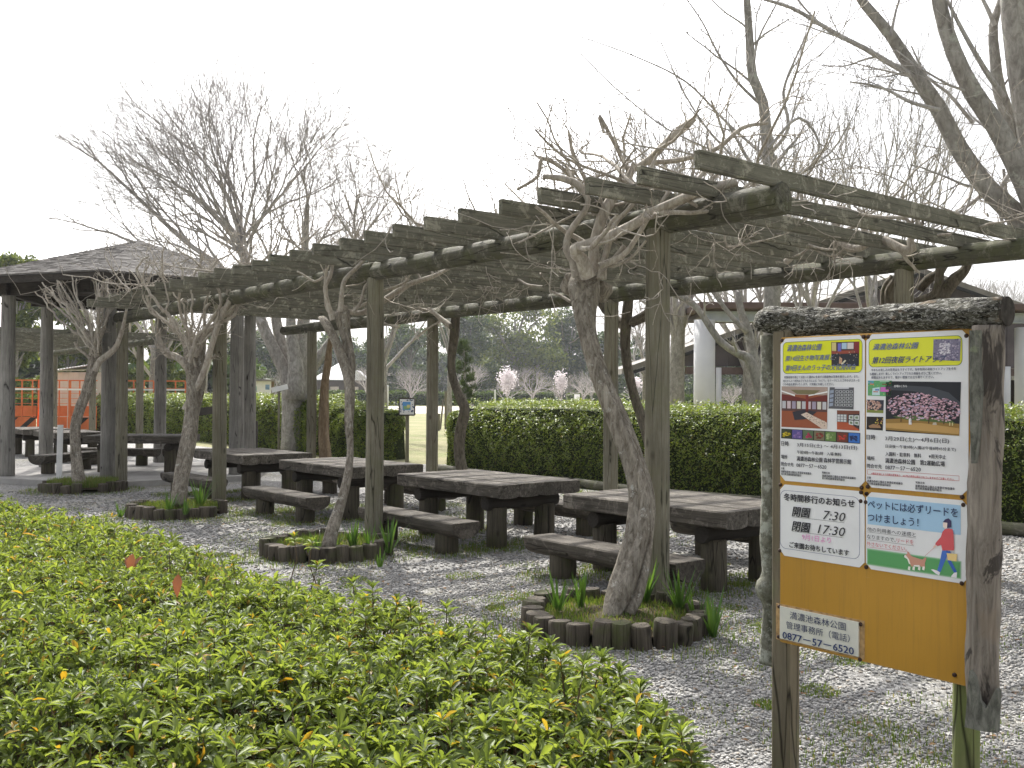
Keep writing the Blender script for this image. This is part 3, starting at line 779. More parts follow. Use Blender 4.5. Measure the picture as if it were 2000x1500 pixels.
# ============================================================ VINES
def px(points, dfun):
    """(x, y, width) -> spline; depth from dfun(x, fraction)"""
    q = []
    for i, p in enumerate(points):
        Y = p[3] if len(p) > 3 else dfun(p[0], i/(len(points)-1))
        w = at(p[0], p[1], Y); q.append((w.x, w.y, w.z, max(.003, p[2]*.5*Y/F)))
    return spline(q, .07)
def vine(name, label, trunks, limbs, mat, twig_seed, bush=None, base_loc=None, G=None, sd_=(.2, .9)):
    root = empty(name, base_loc or Vector(trunks[0][0][:3]), 0, label, 'vine', 'climbing vines trained over the long pergola')
    inv = Matrix.Translation(-root.location)
    rr = random.Random(twig_seed)
    mb = MB()
    for sp in trunks:
        v, f = tube_vf([Vector(q[:3]) for q in sp], [q[3] for q in sp], 30, True, .15, rr, True); mb.add(v, f, 0, inv)
    mb.obj('trunk', mat, root, smooth=True)
    lines = []
    G = G or dict(lv=3, wig=.22, up=.03, rmin=.004, kids=[1, 1, 1, 0], ang=(25, 80), lr=(.4, .75), prob=.55, start=.25, taper=.5)
    for sp in limbs:
        add_limb(lines, sp, 8); sprout(lines, sp, G, rr, sd_[0], 1, (.25*sd_[1], .8*sd_[1]), .15, Vector((0, 0, .35)), .6)
    if bush: bush(lines, rr, G)
    L2 = [([p-root.location for p in a], b, c) for a, b, c in lines]
    link('branches', tubes_mesh(L2), M['twig'], root)
    return root
def nb(c): return lambda x, t: depth_v(x, c)
def lerpd(y0, c):                           # depth from the planter up to the near beam
    return lambda x, t: y0+(depth_v(x, c)-y0)*min(1, t*1.15)
def topmat(lines, rr, G, u0, u1, v0, v1, n, z0=3.03, Lr=(.5, 1.3), r=(.006, .016), up=.25):
    """pruned growth lying over the slats and sticking up from them"""
    for _ in range(n):
        p = uv(rr.uniform(u0, u1), rr.uniform(v0, v1), z0+rr.uniform(0, .12)); a = rr.random()*6.28
        d = Vector((math.cos(a), math.sin(a), rr.uniform(0, up)*2.2))
        grow(lines, p, d, rr.uniform(*Lr), rr.uniform(*r), 1, G, rr)
VG = dict(lv=3, wig=.15, up=.065, rmin=.0035, kids=[1, 1, 1, 0], ang=(25, 75), lr=(.35, .7), prob=.5, start=.25, taper=.5)
# 1: the big curved one
f1 = lambda x, t: 6.72+1.1*t
t1 = px([(1186, 1224, 26), (1196, 1190, 42), (1212, 1150, 54), (1232, 1095, 52), (1250, 1030, 52), (1254, 960, 51), (1234, 890, 47), (1204, 820, 43), (1175, 750, 41), (1155, 690, 40), (1143, 640, 43), (1140, 600, 56), (1142, 572, 72), (1147, 548, 58), (1152, 525, 28)], f1)
t1b = px([(1228, 1200, 22), (1246, 1150, 30), (1264, 1060, 24), (1270, 970, 22), (1249, 890, 18), (1218, 810, 17), (1186, 740, 16), (1161, 670, 16), (1152, 610, 22), (1158, 575, 30)], lambda x, t: 6.8+1.1*t)
t1c = px([(1150, 572, 30), (1124, 558, 48), (1110, 550, 50), (1100, 545, 30)], lambda x, t: 7.8)
t1d = px([(1150, 566, 36), (1172, 568, 50), (1180, 552, 34)], lambda x, t: 7.78)
l1 = [px([(1128, 540, 22), (1118, 505, 18), (1106, 488, 14), (1112, 455, 13), (1140, 415, 12), (1148, 390, 12), (1130, 362, 15), (1095, 348, 13), (1060, 345, 10)], lambda x, t: 7.5),
      px([(1150, 540, 34), (1135, 505, 26), (1122, 488, 22), (1175, 468, 20), (1235, 440, 20), (1275, 415, 19), (1320, 395, 20), (1375, 372, 20), (1440, 355, 18)], lambda x, t: 7.45-.45*t),
      px([(1160, 530, 24), (1162, 470, 20), (1185, 405, 22), (1210, 370, 18), (1228, 345, 14), (1238, 320, 10)], lambda x, t: 7.6),
      px([(1238, 330, 12), (1270, 310, 14), (1305, 275, 15), (1340, 245, 17), (1357, 232, 9)], lambda x, t: 7.7),
      px([(1262, 318, 10), (1330, 312, 10), (1400, 290, 9), (1450, 250, 8), (1500, 240, 6)], lambda x, t: 8.),
      px([(1175, 545, 20), (1182, 500, 12), (1200, 440, 10), (1235, 400, 9), (1260, 350, 8), (1285, 300, 5)], lambda x, t: 7.5),
      px([(1170, 520, 14), (1215, 500, 12), (1240, 470, 10), (1270, 420, 9), (1310, 370, 7), (1330, 330, 5)], lambda x, t: 7.35),
      px([(1175, 525, 12), (1192, 460, 12), (1190, 400, 9), (1150, 360, 8), (1120, 300, 7), (1110, 255, 5)], lambda x, t: 7.8),
      px([(1220, 480, 10), (1190, 520, 9), (1230, 505, 6), (1262, 470, 5)], lambda x, t: 7.4),
      px([(1162, 420, 10), (1110, 340, 9), (1060, 310, 9), (1050, 345, 7), (1010, 370, 6)], lambda x, t: 8.),
      px([(1230, 340, 9), (1200, 280, 8), (1170, 225, 7), (1180, 260, 6)], lambda x, t: 8.2)]
def b1(lines, rr, G): topmat(lines, rr, VG, .1, 3.6, -.7, 1.4, 22); topmat(lines, rr, VG, .4, 2.6, -.4, .9, 9, Lr=(.8, 1.5), r=(.008, .018), up=.5)
vine('wisteria_vine', 'big curved grey vine trunk with knobbly head leaning against the nearest pergola post', [t1, t1b, t1c, t1d], l1, M['vine'], 3, b1)
# 2
f2 = lambda x, t: 9.55+1.2*t
t2 = px([(640, 1072, 30), (650, 1030, 26), (666, 985, 20), (680, 930, 18), (685, 880, 14), (682, 830, 18), (683, 780, 21), (680, 740, 23), (668, 700, 22), (652, 660, 20), (636, 632, 20), (628, 622, 14)], f2)
t2b = px([(684, 770, 16), (687, 715, 20), (681, 680, 22), (673, 645, 26), (668, 618, 34), (672, 603, 26)], lambda x, t: 10.45+.3*t)
l2 = [px([(650, 625, 12), (640, 590, 9), (635, 560, 8), (645, 540, 8), (650, 515, 6)], lambda x, t: 10.6), px([(660, 615, 12), (640, 605, 8), (636, 560, 8), (637, 525, 6)], lambda x, t: 10.7),
      px([(665, 610, 12), (668, 570, 9), (675, 545, 9), (700, 520, 8), (712, 505, 7)], lambda x, t: 10.6), px([(680, 608, 10), (700, 612, 10), (720, 605, 10), (760, 580, 12), (800, 555, 10), (845, 540, 9), (885, 520, 5)], lambda x, t: 10.9+.3*t),
      px([(690, 610, 7), (705, 590, 6), (712, 560, 5), (722, 550, 4)], lambda x, t: 10.6), px([(690, 604, 6), (720, 590, 6), (745, 570, 6), (780, 558, 6), (800, 545, 4)], lambda x, t: 10.8),
      px([(632, 540, 6), (615, 550, 5), (590, 535, 4), (580, 530, 3)], lambda x, t: 10.6)]
def b2(lines, rr, G): topmat(lines, rr, VG, 3.6, 7.6, -.6, 2.6, 38)
vine('wisteria_vine', 'hollow pale vine trunk with a shaggy head left of the second near post', [t2, t2b], l2, M['vine'], 5, b2)
# 3
f3 = lambda x, t: 12.75+.9*t
t3 = px([(350, 988, 36), (355, 940, 31), (362, 890, 32), (370, 840, 32), (375, 790, 31), (379, 745, 36), (376, 705, 38), (372, 680, 30)], f3)
t3b = px([(370, 870, 16), (384, 800, 16), (392, 750, 18), (393, 700, 18), (388, 660, 14)], lambda x, t: 13.2+.4*t)
bush3 = []
rb = random.Random(11)
def wob(sp, a):
    o = np.zeros(3); out = []
    for q in sp:
        o = o*.93+np.array([rb.gauss(0, a) for _ in range(3)]); q = q.copy(); q[:3] += o; out.append(q)
    return out

for i in range(20):
    a = rb.uniform(-1.4, 1.4); w_ = rb.uniform(.5, 1.2)
    bush3.append(wob(px([(378+rb.uniform(-14, 14), 700+rb.uniform(-15, 25), 8*w_), (378+45*math.sin(a)*.6, 650+rb.uniform(-10, 15), 6*w_), (378+80*math.sin(a+rb.uniform(-.4, .4)), 600+rb.uniform(-20, 20), 5*w_), (380+100*math.sin(a)+rb.uniform(-30, 30), 555+rb.uniform(-30, 30), 4*w_), (385+115*math.sin(a)+rb.uniform(-30, 40), 520+rb.uniform(-30, 20), 2.5)], lambda x, t, k=rb.uniform(-.3, .5): 13.5+k), .012))
bush3.append(px([(375, 730, 16), (350, 700, 14), (325, 690, 14), (312, 668, 12), (308, 650, 10)], lambda x, t: 13.6))
bush3.append(px([(360, 800, 12), (385, 755, 13), (400, 720, 12), (412, 680, 12), (428, 630, 12), (450, 585, 10), (470, 560, 6)], lambda x, t: 13.3))
def b3(lines, rr, G): topmat(lines, rr, VG, 7.4, 11.8, -.6, 2.4, 60, Lr=(.6, 1.4), up=.35)
vine('wisteria_vine', 'leaning pale vine trunk under a tangle of shoots, beside the third near post', [t3, t3b], bush3, M['vine'], 8, b3, sd_=(.10, .5))
# 4
f4 = lambda x, t: 15.9+.9*t
t4 = px([(154, 948, 32), (150, 915, 26), (147, 870, 22), (147, 835, 22), (156, 800, 23), (170, 765, 23), (181, 725, 24), (187, 690, 27), (186, 660, 18)], f4)
bush4 = []
for i in range(26):
    a = rb.uniform(-1.5, 1.1); l_ = rb.uniform(.6, 1.1)
    bush4.append(wob(px([(186+rb.uniform(-8, 8), 690+rb.uniform(-20, 10), 5), (182+22*math.sin(a), 655+rb.uniform(-12, 12), 4.5), (176+50*l_*math.sin(a), 622+rb.uniform(-14, 14), 4), (165+85*l_*math.sin(a), 596-22*math.cos(a)*l_, 3.4), (160+105*l_*math.sin(a)+rb.uniform(-14, 14), 580-44*math.cos(a)*l_, 2.4)], lambda x, t, k=rb.uniform(-.5, .4): 16.5+k), .012))
bush4.append(px([(186, 725, 12), (195, 705, 13), (215, 690, 12), (228, 675, 11), (240, 640, 8), (248, 600, 5)], lambda x, t: 16.2))
bush4.append(px([(176, 700, 8), (165, 690, 6), (152, 680, 5), (145, 668, 4)], lambda x, t: 16.5))
def b4(lines, rr, G): topmat(lines, rr, VG, 11.2, 13.4, -.5, 1.8, 26, Lr=(.4, 1.0), up=.3)
vine('wisteria_vine', 'thin bent vine with a fan of pruned pale shoots, beside the shelter', [t4], bush4, M['vine'], 9, b4, sd_=(.16, .3))
# the far row
c = 3.8
t5 = px([(1752, 960, 34), (1748, 820, 30), (1750, 720, 30), (1746, 660, 30), (1738, 610, 30), (1738, 570, 34), (1752, 545, 30)], nb(c))
t5b = px([(1790, 720, 30), (1815, 640, 30), (1838, 600, 34), (1842, 575, 30), (1862, 548, 26), (1884, 528, 20), (1896, 500, 16)], nb(c+.1))
t5c = px([(1768, 600, 22), (1800, 585, 20), (1828, 572, 20), (1836, 530, 16), (1834, 500, 14)], nb(c+.05)); t5d = px([(1795, 565, 18), (1812, 545, 20), (1838, 528, 16), (1852, 500, 14)], nb(c+.1))
l5 = [px([(1640, 400, 10), (1633, 440, 12), (1650, 480, 16), (1680, 485, 14), (1700, 470, 14)], nb(2.9)), px([(1680, 410, 8), (1685, 440, 12), (1697, 462, 14), (1730, 470, 16), (1765, 488, 18), (1782, 486, 18), (1778, 470, 14), (1790, 445, 16), (1803, 435, 10)], nb(3.)),
      px([(1404, 447, 4), (1440, 442, 4), (1470, 440, 4), (1500, 455, 4), (1525, 458, 3)], nb(2.)), px([(1430, 430, 4), (1480, 440, 5), (1540, 462, 5), (1600, 485, 5), (1635, 488, 4)], nb(2.5)),
      px([(1535, 382, 4), (1580, 400, 5), (1620, 425, 6), (1632, 450, 6), (1640, 480, 6)], nb(2.6)), px([(1415, 455, 4), (1420, 482, 5), (1450, 478, 4), (1490, 470, 4)], nb(1.5)), px([(1525, 425, 4), (1550, 462, 5), (1620, 500, 4), (1650, 485, 4)], nb(2.7)),
      px([(1535, 512, 14), (1548, 500, 12), (1560, 480, 6)], nb(3.3))]
def b5(lines, rr, G): topmat(lines, rr, VG, -.3, 3.2, 1.8, 4.3, 34)
vine('wisteria_vine', 'dark gnarled vine looping round the farther post behind the notice board', [t5, t5b, t5c, t5d], l5, M['vine_dark'], 13, b5)
t6 = px([(1285, 960, 24), (1276, 900, 24), (1258, 830, 24), (1238, 770, 22), (1224, 700, 22), (1222, 650, 24), (1225, 610, 24), (1228, 575, 20)], nb(c))
t6b = px([(1232, 630, 20), (1260, 615, 22), (1282, 596, 20), (1300, 590, 14)], nb(c)); t6c = px([(1222, 640, 18), (1190, 610, 20), (1168, 585, 16)], nb(c+.1))
def b6(lines, rr, G): topmat(lines, rr, VG, 3.2, 6.6, 1.6, 4.3, 32)
vine('wisteria_vine', 'dark thin vine crossing behind the big curved trunk in the far row', [t6, t6b, t6c], [px([(1225, 600, 12), (1230, 575, 8), (1240, 555, 6)], nb(c))], M['vine_dark'], 14, b6)
t7 = px([(905, 925, 26), (898, 880, 24), (900, 840, 25), (907, 800, 24), (896, 770, 22), (884, 735, 19), (882, 700, 19), (886, 665, 22), (888, 635, 22), (890, 600, 18)], nb(c-.05))
l7 = [px([(880, 640, 8), (862, 625, 8), (840, 608, 6), (800, 600, 5), (758, 590, 4)], nb(3.4)), px([(880, 635, 8), (850, 612, 7), (835, 600, 5), (812, 590, 4)], nb(3.3)), px([(1115, 590, 7), (1090, 575, 6), (1060, 562, 5), (1040, 548, 4)], nb(3.2)), px([(1060, 560, 5), (1030, 556, 5), (1010, 545, 4), (980, 545, 4), (922, 520, 4)], nb(2.2)), px([(958, 542, 3), (975, 535, 3), (1000, 527, 3)], nb(2.))]
def b7(lines, rr, G): topmat(lines, rr, VG, 6.4, 10, 1.8, 4.3, 28)
vine('wisteria_vine', 'dark twisted vine beside the far post left of the clipped hedge', [t7], l7, M['vine_dark'], 15, b7)
t8 = px([(638, 900, 28), (633, 850, 24), (632, 800, 22), (634, 750, 18), (640, 710, 17), (643, 680, 13), (648, 650, 10)], nb(c-.1))
def b8(lines, rr, G): topmat(lines, rr, VG, 10, 13.8, 2., 4.3, 28)
vine('wisteria_vine', 'brown peeling vine trunk in front of the clipped shrubs, beside a far post', [t8], [px([(645, 660, 9), (655, 640, 8), (668, 620, 5)], nb(c))], M['vine_brown'], 16, b8)

# ============================================================ CLIPPED HEDGES
def hedge(name, label, u0, u1, v0, v1, h, n, seed, ln=.04, inner=True, bumps=.10, group=None, mat='hedge', wf=.42):
    """rounded clipped hedge along the pergola, made of small leaves round an added dark core that blocks light"""
    root = empty(name, uv((u0+u1)/2, (v0+v1)/2), ANG, label, 'hedge', group)
    A, B = (u1-u0)/2, (v1-v0)/2; r = np.random.default_rng(seed)
    area = [2*A*2*B, 2*A*h, 2*A*h, 2*B*h, 2*B*h]; pr = np.array([area[0], area[1]*1.2, area[2]*.3, area[3]*1.6, area[4]*1.6]); pr /= pr.sum()
    k = r.choice(5, n, p=pr); a, b = r.uniform(-1, 1, n), r.uniform(0, 1, n); a2 = r.uniform(-1, 1, n)
    p = np.zeros((n, 3)); nn = np.zeros((n, 3))
    for i, (f, g) in enumerate([(lambda a, b, c: (a*A, c*B, h+0*a), (0, 0, 1)), (lambda a, b, c: (a*A, B+0*a, b*h), (0, 1, 0)), (lambda a, b, c: (a*A, -B+0*a, b*h), (0, -1, 0)), (lambda a, b, c: (A+0*a, c*B, b*h), (1, 0, 0)), (lambda a, b, c: (-A+0*a, c*B, b*h), (-1, 0, 0))]):
        m = k == i; q = f(a[m], b[m], a2[m]); p[m] = np.stack(q, 1); nn[m] = g
    # round the shoulders: pull points towards an inner box
    rad = min(.55, B*.9); inn = np.stack([np.clip(p[:, 0], -A+rad, A-rad), np.clip(p[:, 1], -B+rad, B-rad), np.clip(p[:, 2], 0, h-rad)], 1)
    d = p-inn; L = np.linalg.norm(d, axis=1, keepdims=True); L[L < 1e-6] = 1; nn = d/L
    off = lumps(p, 2.2, seed)[:, None]*bumps+lumps(p, 9, seed+1)[:, None]*bumps*.4
    p = inn+nn*(rad+off-np.abs(r.normal(0, .035, (n, 1)))+(r.random((n, 1)) < .06)*r.uniform(0, .07, (n, 1)))
    kp = r.random(n) > np.clip((lumps(p, 1.7, seed+7)-.45)*1.1, 0, .6); p, nn = p[kp], nn[kp]; n = len(p)
    ns = int(n*.006); sx = r.uniform(-A+.15, A-.15, ns); sy = r.uniform(-B+.25, B-.25, ns); sh = r.uniform(.03, .16, ns); q = np.repeat(np.stack([sx, sy, np.full(ns, h-.02)], 1), 9, 0)
    q += np.stack([r.normal(0, .012, len(q)), r.normal(0, .012, len(q)), r.random(len(q))*np.repeat(sh, 9)], 1); p = np.concatenate([p, q]); nn = np.concatenate([nn, np.tile([[0, 0, 1.]], (len(q), 1))]); n = len(p)
    a_, b_, c_ = rot_frames(unit(n)*.8+nn*.6+np.array([0, 0, .5]), r.uniform(0, 6.28, n))
    l_ = ln*r.uniform(.6, 1.3, n)
    link('leaves', leaf_mesh(p-a_*l_[:, None]*.5, a_, b_, c_, l_, l_*wf, LEAF_S), M[mat], root)
    # inside: dark lumpy core added to stop light passing between the leaves
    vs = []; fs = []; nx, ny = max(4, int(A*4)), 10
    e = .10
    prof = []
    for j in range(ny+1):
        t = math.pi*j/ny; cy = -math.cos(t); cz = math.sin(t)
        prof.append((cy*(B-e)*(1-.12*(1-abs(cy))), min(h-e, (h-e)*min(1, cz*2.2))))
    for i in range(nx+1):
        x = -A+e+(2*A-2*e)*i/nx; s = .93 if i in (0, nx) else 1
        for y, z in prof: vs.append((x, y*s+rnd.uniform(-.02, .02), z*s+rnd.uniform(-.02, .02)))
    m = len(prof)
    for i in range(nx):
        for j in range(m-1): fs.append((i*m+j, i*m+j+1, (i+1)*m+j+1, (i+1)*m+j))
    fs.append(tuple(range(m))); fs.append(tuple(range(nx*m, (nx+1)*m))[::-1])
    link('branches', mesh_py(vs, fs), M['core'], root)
    return root
HG = 'clipped hedges behind the pergola'
hedge('hedge', 'long clipped hedge behind the far pergola posts, from the lawn opening to the notice board', -8.5, 13.1, 6.45, 8.5, 1.42, 165000, 21, .045, group=HG)
hedge('hedge', 'clipped shrubs left of the lawn opening, behind the brown vine trunk', 16.5, 20.2, 6.9, 8.1, 1.32, 36000, 22, .055, bumps=.1, group=HG)
hedge('hedge', 'taller yellow green clipped hedge running left behind the shelter table', 20.6, 40., 7.3, 9.6, 1.5, 80000, 23, .07, bumps=.1, group=HG)
# timber edging at the hedge foot
for i, (a, b) in enumerate([(-3.2, .7), (.8, 4.6), (4.7, 8.6), (8.7, 12.8)]):
    q = uv(a, 6.2, .09); o = link('edging_log', log_mesh(b-a, .085, .08, 14, 10, .04, .02, 'X', 90+i), M['stump'].copy() if False else M['beam'])
    o.location = q; o.rotation_euler = (0, 0, ANG)
    tag(o, ['low edging log at the hedge foot, right of the notice board', 'low edging log at the hedge foot, behind the nearest picnic table', 'low edging log at the hedge foot, left of the big curved vine', 'low edging log at the left end of the long hedge foot'][i], 'edging log', 'logs edging the long clipped hedge')

# ============================================================ AZALEA HEDGE IN FRONT
poly = [gp(x, y, .72) for x, y in ((0, 978), (180, 1010), (330, 1050), (520, 1112), (700, 1160), (860, 1218), (1020, 1262), (1180, 1318), (1300, 1390), (1360, 1500))]
poly = [(-9.5, 15.), (-7., 12.)]*0+[(-8.2, 12.2), (-6., 9.9)]+[(p.x, p.y) for p in poly]+[(.62, 1.9), (.45, 1.35), (-.35, 1.6), (-.95, 2.3), (-1.75, 3.3), (-3.6, 5.6), (-7, 9.6)]
def fatten(p, d):
    p = np.array(p); c = np.roll(p, -1, 0)-np.roll(p, 1, 0); n_ = np.stack([c[:, 1], -c[:, 0]], 1); n_ /= np.linalg.norm(n_, axis=1, keepdims=True)
    a_ = (p[:, 0]*np.roll(p[:, 1], -1)-p[:, 1]*np.roll(p[:, 0], -1)).sum(); return p+n_*d*(1 if a_ > 0 else -1)
poly = [tuple(q) for q in fatten(poly, .13)]
PA = np.array(poly); PB = np.roll(PA, -1, 0)
def edge_dist(x, y):
    """distance to the outline, positive inside"""
    p = np.stack([x, y], 1)[:, None]; d = PB-PA; t = np.clip(((p-PA)*d).sum(-1)/(d*d).sum(-1), 0, 1)
    ds = np.linalg.norm(p-(PA+d*t[..., None]), axis=2).min(1)
    yi, yj = PA[:, 1], PB[:, 1]; xi, xj = PA[:, 0], PB[:, 0]; Y = y[:, None]; X = x[:, None]
    c = ((yi > Y) != (yj > Y)) & (X < (xj-xi)*(Y-yi)/(yj-yi+1e-12)+xi)
    return np.where(c.sum(1) % 2 == 1, ds, -ds)
def top_z(x, y, e):
    q = np.stack([x, y, 0*x], 1)
    z = .70+.035*lumps(q, 1.6, 5)+.02*lumps(q, 5, 6)
    s = np.clip(e/.22, 0, 1); return z*np.sqrt(np.clip(1-(1-s)**2, .0, 1))*.75+z*.25*(e > 0)
hr = empty('azalea_hedge', (-1.6, 4.6, 0), 0, 'low leafy evergreen azalea hedge filling the lower left corner of the view', 'hedge')
def scatter(n, far_bias=False):
    X = []; 
    while sum(len(a) for a, _ in X) < n:
        y = npr.uniform(1.3, 12.2, 40000); x = npr.uniform(-8.4, .75, 40000); e = edge_dist(x, y)
        dens = np.clip((3.2/np.maximum(y, 2.2))**1.1, .12, 1)
        m = (e > 0) & (npr.random(40000) < dens) & (x > -.56*y-.5)
        X.append((x[m], y[m]))
    x = np.concatenate([a for a, _ in X])[:n]; y = np.concatenate([b for _, b in X])[:n]
    return x, y
def whorls(n, k, ln, wd, tilt, zoff, tmpl, mat, name, parent, stem=False, spread=0.):
    x, y = scatter(n); e = edge_dist(x, y); z = top_z(x, y, e)+zoff(n)
    grad = np.clip(1-e/.24, 0, 1)
    # outward direction near the rim
    ex = (edge_dist(x+.02, y)-e)/.02; ey = (edge_dist(x, y+.02)-e)/.02
    ax = np.stack([-ex*grad*.9, -ey*grad*.9, np.ones(n)], 1)+npr.normal(0, .28, (n, 3)); ax /= np.linalg.norm(ax, axis=1, keepdims=True)
    c = np.stack([x, y, np.maximum(z, .06)], 1)
    u_, w_, _ = rot_frames(ax, npr.uniform(0, 6.28, n))
    sc = npr.uniform(.55, 1.3, n)*np.clip(1+.06*(y-3.6), 1, 1.4)*np.clip(1+.12*(3.5-y), 1, 1.12)
    P_, A_, B_, N_, L_, Wd = [], [], [], [], [], []
    for j in range(k):
        m = npr.random(n) < .9; th = 6.283*j/k*1.0+npr.normal(0, .25, n)+(j % 2)*.3
        el = R(1)*(tilt[0]+(tilt[1]-tilt[0])*(j % 3)/2+npr.normal(0, 11, n))
        rdir = u_*np.cos(th)[:, None]+w_*np.sin(th)[:, None]
        a = rdir*np.cos(el)[:, None]+ax*np.sin(el)[:, None]; nn = -rdir*np.sin(el)[:, None]+ax*np.cos(el)[:, None]
        nn = nn+npr.normal(0, .2, (n, 3)); nn -= (nn*a).sum(1, keepdims=True)*a; nn /= np.linalg.norm(nn, axis=1, keepdims=True)
        b = np.cross(nn, a); l_ = ln*sc*npr.uniform(.7, 1.15, n)*(1-.25*(j % 3)/2)
        base = c-ax*(npr.uniform(0, spread, n)[:, None])
        P_.append(base[m]); A_.append(a[m]); B_.append(b[m]); N_.append(nn[m]); L_.append(l_[m]); Wd.append((l_*wd)[m])
    P_, A_, B_, N_, L_, Wd = [np.concatenate(q) for q in (P_, A_, B_, N_, L_, Wd)]
    o = link(name, leaf_mesh(P_, A_, B_, N_, L_, Wd, tmpl), mat, parent)
    o.location = Vector((0, 0, 0))-parent.location
    return c, ax
c1, ax1 = whorls(8600, 8, .049, .29, (14, 66), lambda n: npr.normal(.0, .030, n), LEAF_D, M['azalea'], 'leaves', hr, spread=.012)
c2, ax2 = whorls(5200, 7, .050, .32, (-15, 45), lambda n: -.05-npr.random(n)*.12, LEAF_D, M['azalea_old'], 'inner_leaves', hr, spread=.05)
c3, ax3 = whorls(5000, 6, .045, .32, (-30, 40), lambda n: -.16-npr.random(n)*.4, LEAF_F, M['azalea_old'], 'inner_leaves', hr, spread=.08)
# stems under the whorls
st = []
rr = random.Random(3)
for i in range(0, 4600):
    p = Vector(c1[i]); d = -Vector(ax1[i])*.5+Vector((rr.gauss(0, .25), rr.gauss(0, .25), -1)); d.normalize(); L = rr.uniform(.1, .3)
    q = p+d*L*.5+Vector((rr.gauss(0, .01), rr.gauss(0, .01), 0)); st.append(([p, q, p+d*L+Vector((rr.gauss(0, .03), rr.gauss(0, .03), 0))], [.0014, .0022, .003], 3))
# tall sprigs above the clipped top
SPV, SPF, oo = [], [], 0
def add_sprig(px_, py_, z, k=9, L=.055): add_sprig_at(gp(px_, py_, z), k, L)
def add_sprig_at(p, k=9, L=.055):
    global oo
    st.append(([p, p+Vector((rr.gauss(0, .015), rr.gauss(0, .015), -.12)), p+Vector((rr.gauss(0, .03), rr.gauss(0, .03), -.3))], [.0018, .0028, .004], 5))
    for lay, (kk, el, l_) in enumerate(((k, 52, .8), (k, 22, 1.), (5, -8, .9))):
        th = np.arange(kk)*6.283/kk+npr.normal(0, .2, kk)+lay; e = R(1)*(el+npr.normal(0, 8, kk))
        rd = np.stack([np.cos(th), np.sin(th), 0*th], 1); a = rd*np.cos(e)[:, None]+np.array([0, 0, 1])*np.sin(e)[:, None]
        nn = -rd*np.sin(e)[:, None]+np.array([0, 0, 1])*np.cos(e)[:, None]; b = np.cross(nn, a)
        pos = np.tile(np.array(p), (kk, 1))-np.array([0, 0, .015*lay]); ll = L*l_*npr.uniform(.75, 1.1, kk)
        v, f = leaves(pos, a, b, nn, ll, ll*.3, LEAF_D); SPV.append(v); SPF.append(f+oo); oo += len(v)
for a in ((728, 1150, .86), (775, 1178, .82), (715, 1205, .78), (872, 1190, .80), (1035, 1235, .84), (1095, 1290, .86), (1140, 1300, .9), (1175, 1285, .84), (620, 1105, .8), (690, 1140, .78), (575, 1050, .8), (610, 1058, .8), (330, 1072, .82), (385, 1075, .78), (930, 1275, .8), (1000, 1262, .8), (1250, 1345, .82), (1330, 1430, .8), (1350, 1480, .76), (120, 1000, .78), (455, 1095, .78), (40, 1010, .8), (225, 1030, .78), (820, 1215, .8), (1210, 1315, .8)):
    add_sprig(*a)
for i in range(260):
    x = rr.uniform(-1.3, .5); y = rr.uniform(2.0, 4.2); e = edge_dist(np.array([x]), np.array([y]))[0]
    if e < .1: continue
    z = float(top_z(np.array([x]), np.array([y]), np.array([e]))[0])+rr.uniform(.0, .07)
    add_sprig_at(Vector((x, y, z)), 8, rr.uniform(.042, .062))
v = np.concatenate(SPV); f = np.concatenate(SPF); tri = f[:, 2] == f[:, 3]
o = link('sprigs', mesh_np(v, [f[~tri], f[tri][:, :3]]), M['azalea'], hr); o.location = -hr.location
o = link('branches', tubes_mesh(st), M['stem'], hr); o.location = -hr.location
# shaded litter under the hedge
hx, hy = scatter(2500); sheet('hedge_soil', [(x, y) for x, y in poly], .012, M['soil'])
# seedling shrubs with big young red leaves standing out of the hedge
def seedling(pos, label, reds, greens, sc):
    root = empty('seedling', Vector((pos.x, pos.y, .3)), 0, label, 'seedling', 'red leaved seedlings in the azalea hedge')
    mb = []
    link('stem', tubes_mesh([([Vector((0, 0, 0)), Vector((.004, 0, (pos.z-.3)*.5)), Vector((0, 0, pos.z-.3))], [.004, .0035, .0025], 6)]), M['stem'], root)
    for nm, lst, mt in (('young_leaves', reds, 'red_leaf'), ('leaves', greens, 'hedge')):
        n_ = len(lst); th = np.array([q[0] for q in lst]); el = np.array([R(q[1]) for q in lst]); L = np.array([q[2] for q in lst])*sc
        rd = np.stack([np.cos(th), np.sin(th), 0*th], 1); a = rd*np.cos(el)[:, None]+np.array([0, 0, 1])*np.sin(el)[:, None]
        nn = -rd*np.sin(el)[:, None]+np.array([0, 0, 1])*np.cos(el)[:, None]
        link(nm, leaf_mesh(np.tile([[0, 0, pos.z-.3-(0 if nm[0] == 'y' else .03)]], (n_, 1)), a, np.cross(nn, a), nn, L, L*.42, LEAF_D), M[mt], root)
s1 = gp(255, 1125, .74); seedling(s1, 'seedling with a fan of reddish brown young leaves above the azalea hedge', [(2.35, 66, .085), (1.6, 84, .09), (.75, 64, .09), (1.9, 50, .06)], [(3.1, -5, .1), (.1, 5, .09), (4.6, -5, .09), (1.5, 0, .08)], 1.15)
s2 = gp(346, 1168, .74); seedling(s2, 'seedling with one upright orange red leaf above the azalea hedge', [(1.75, 84, .085)], [(3.3, 0, .1), (.4, 25, .09), (5.2, -10, .1), (2.2, 10, .07)], 1.15)

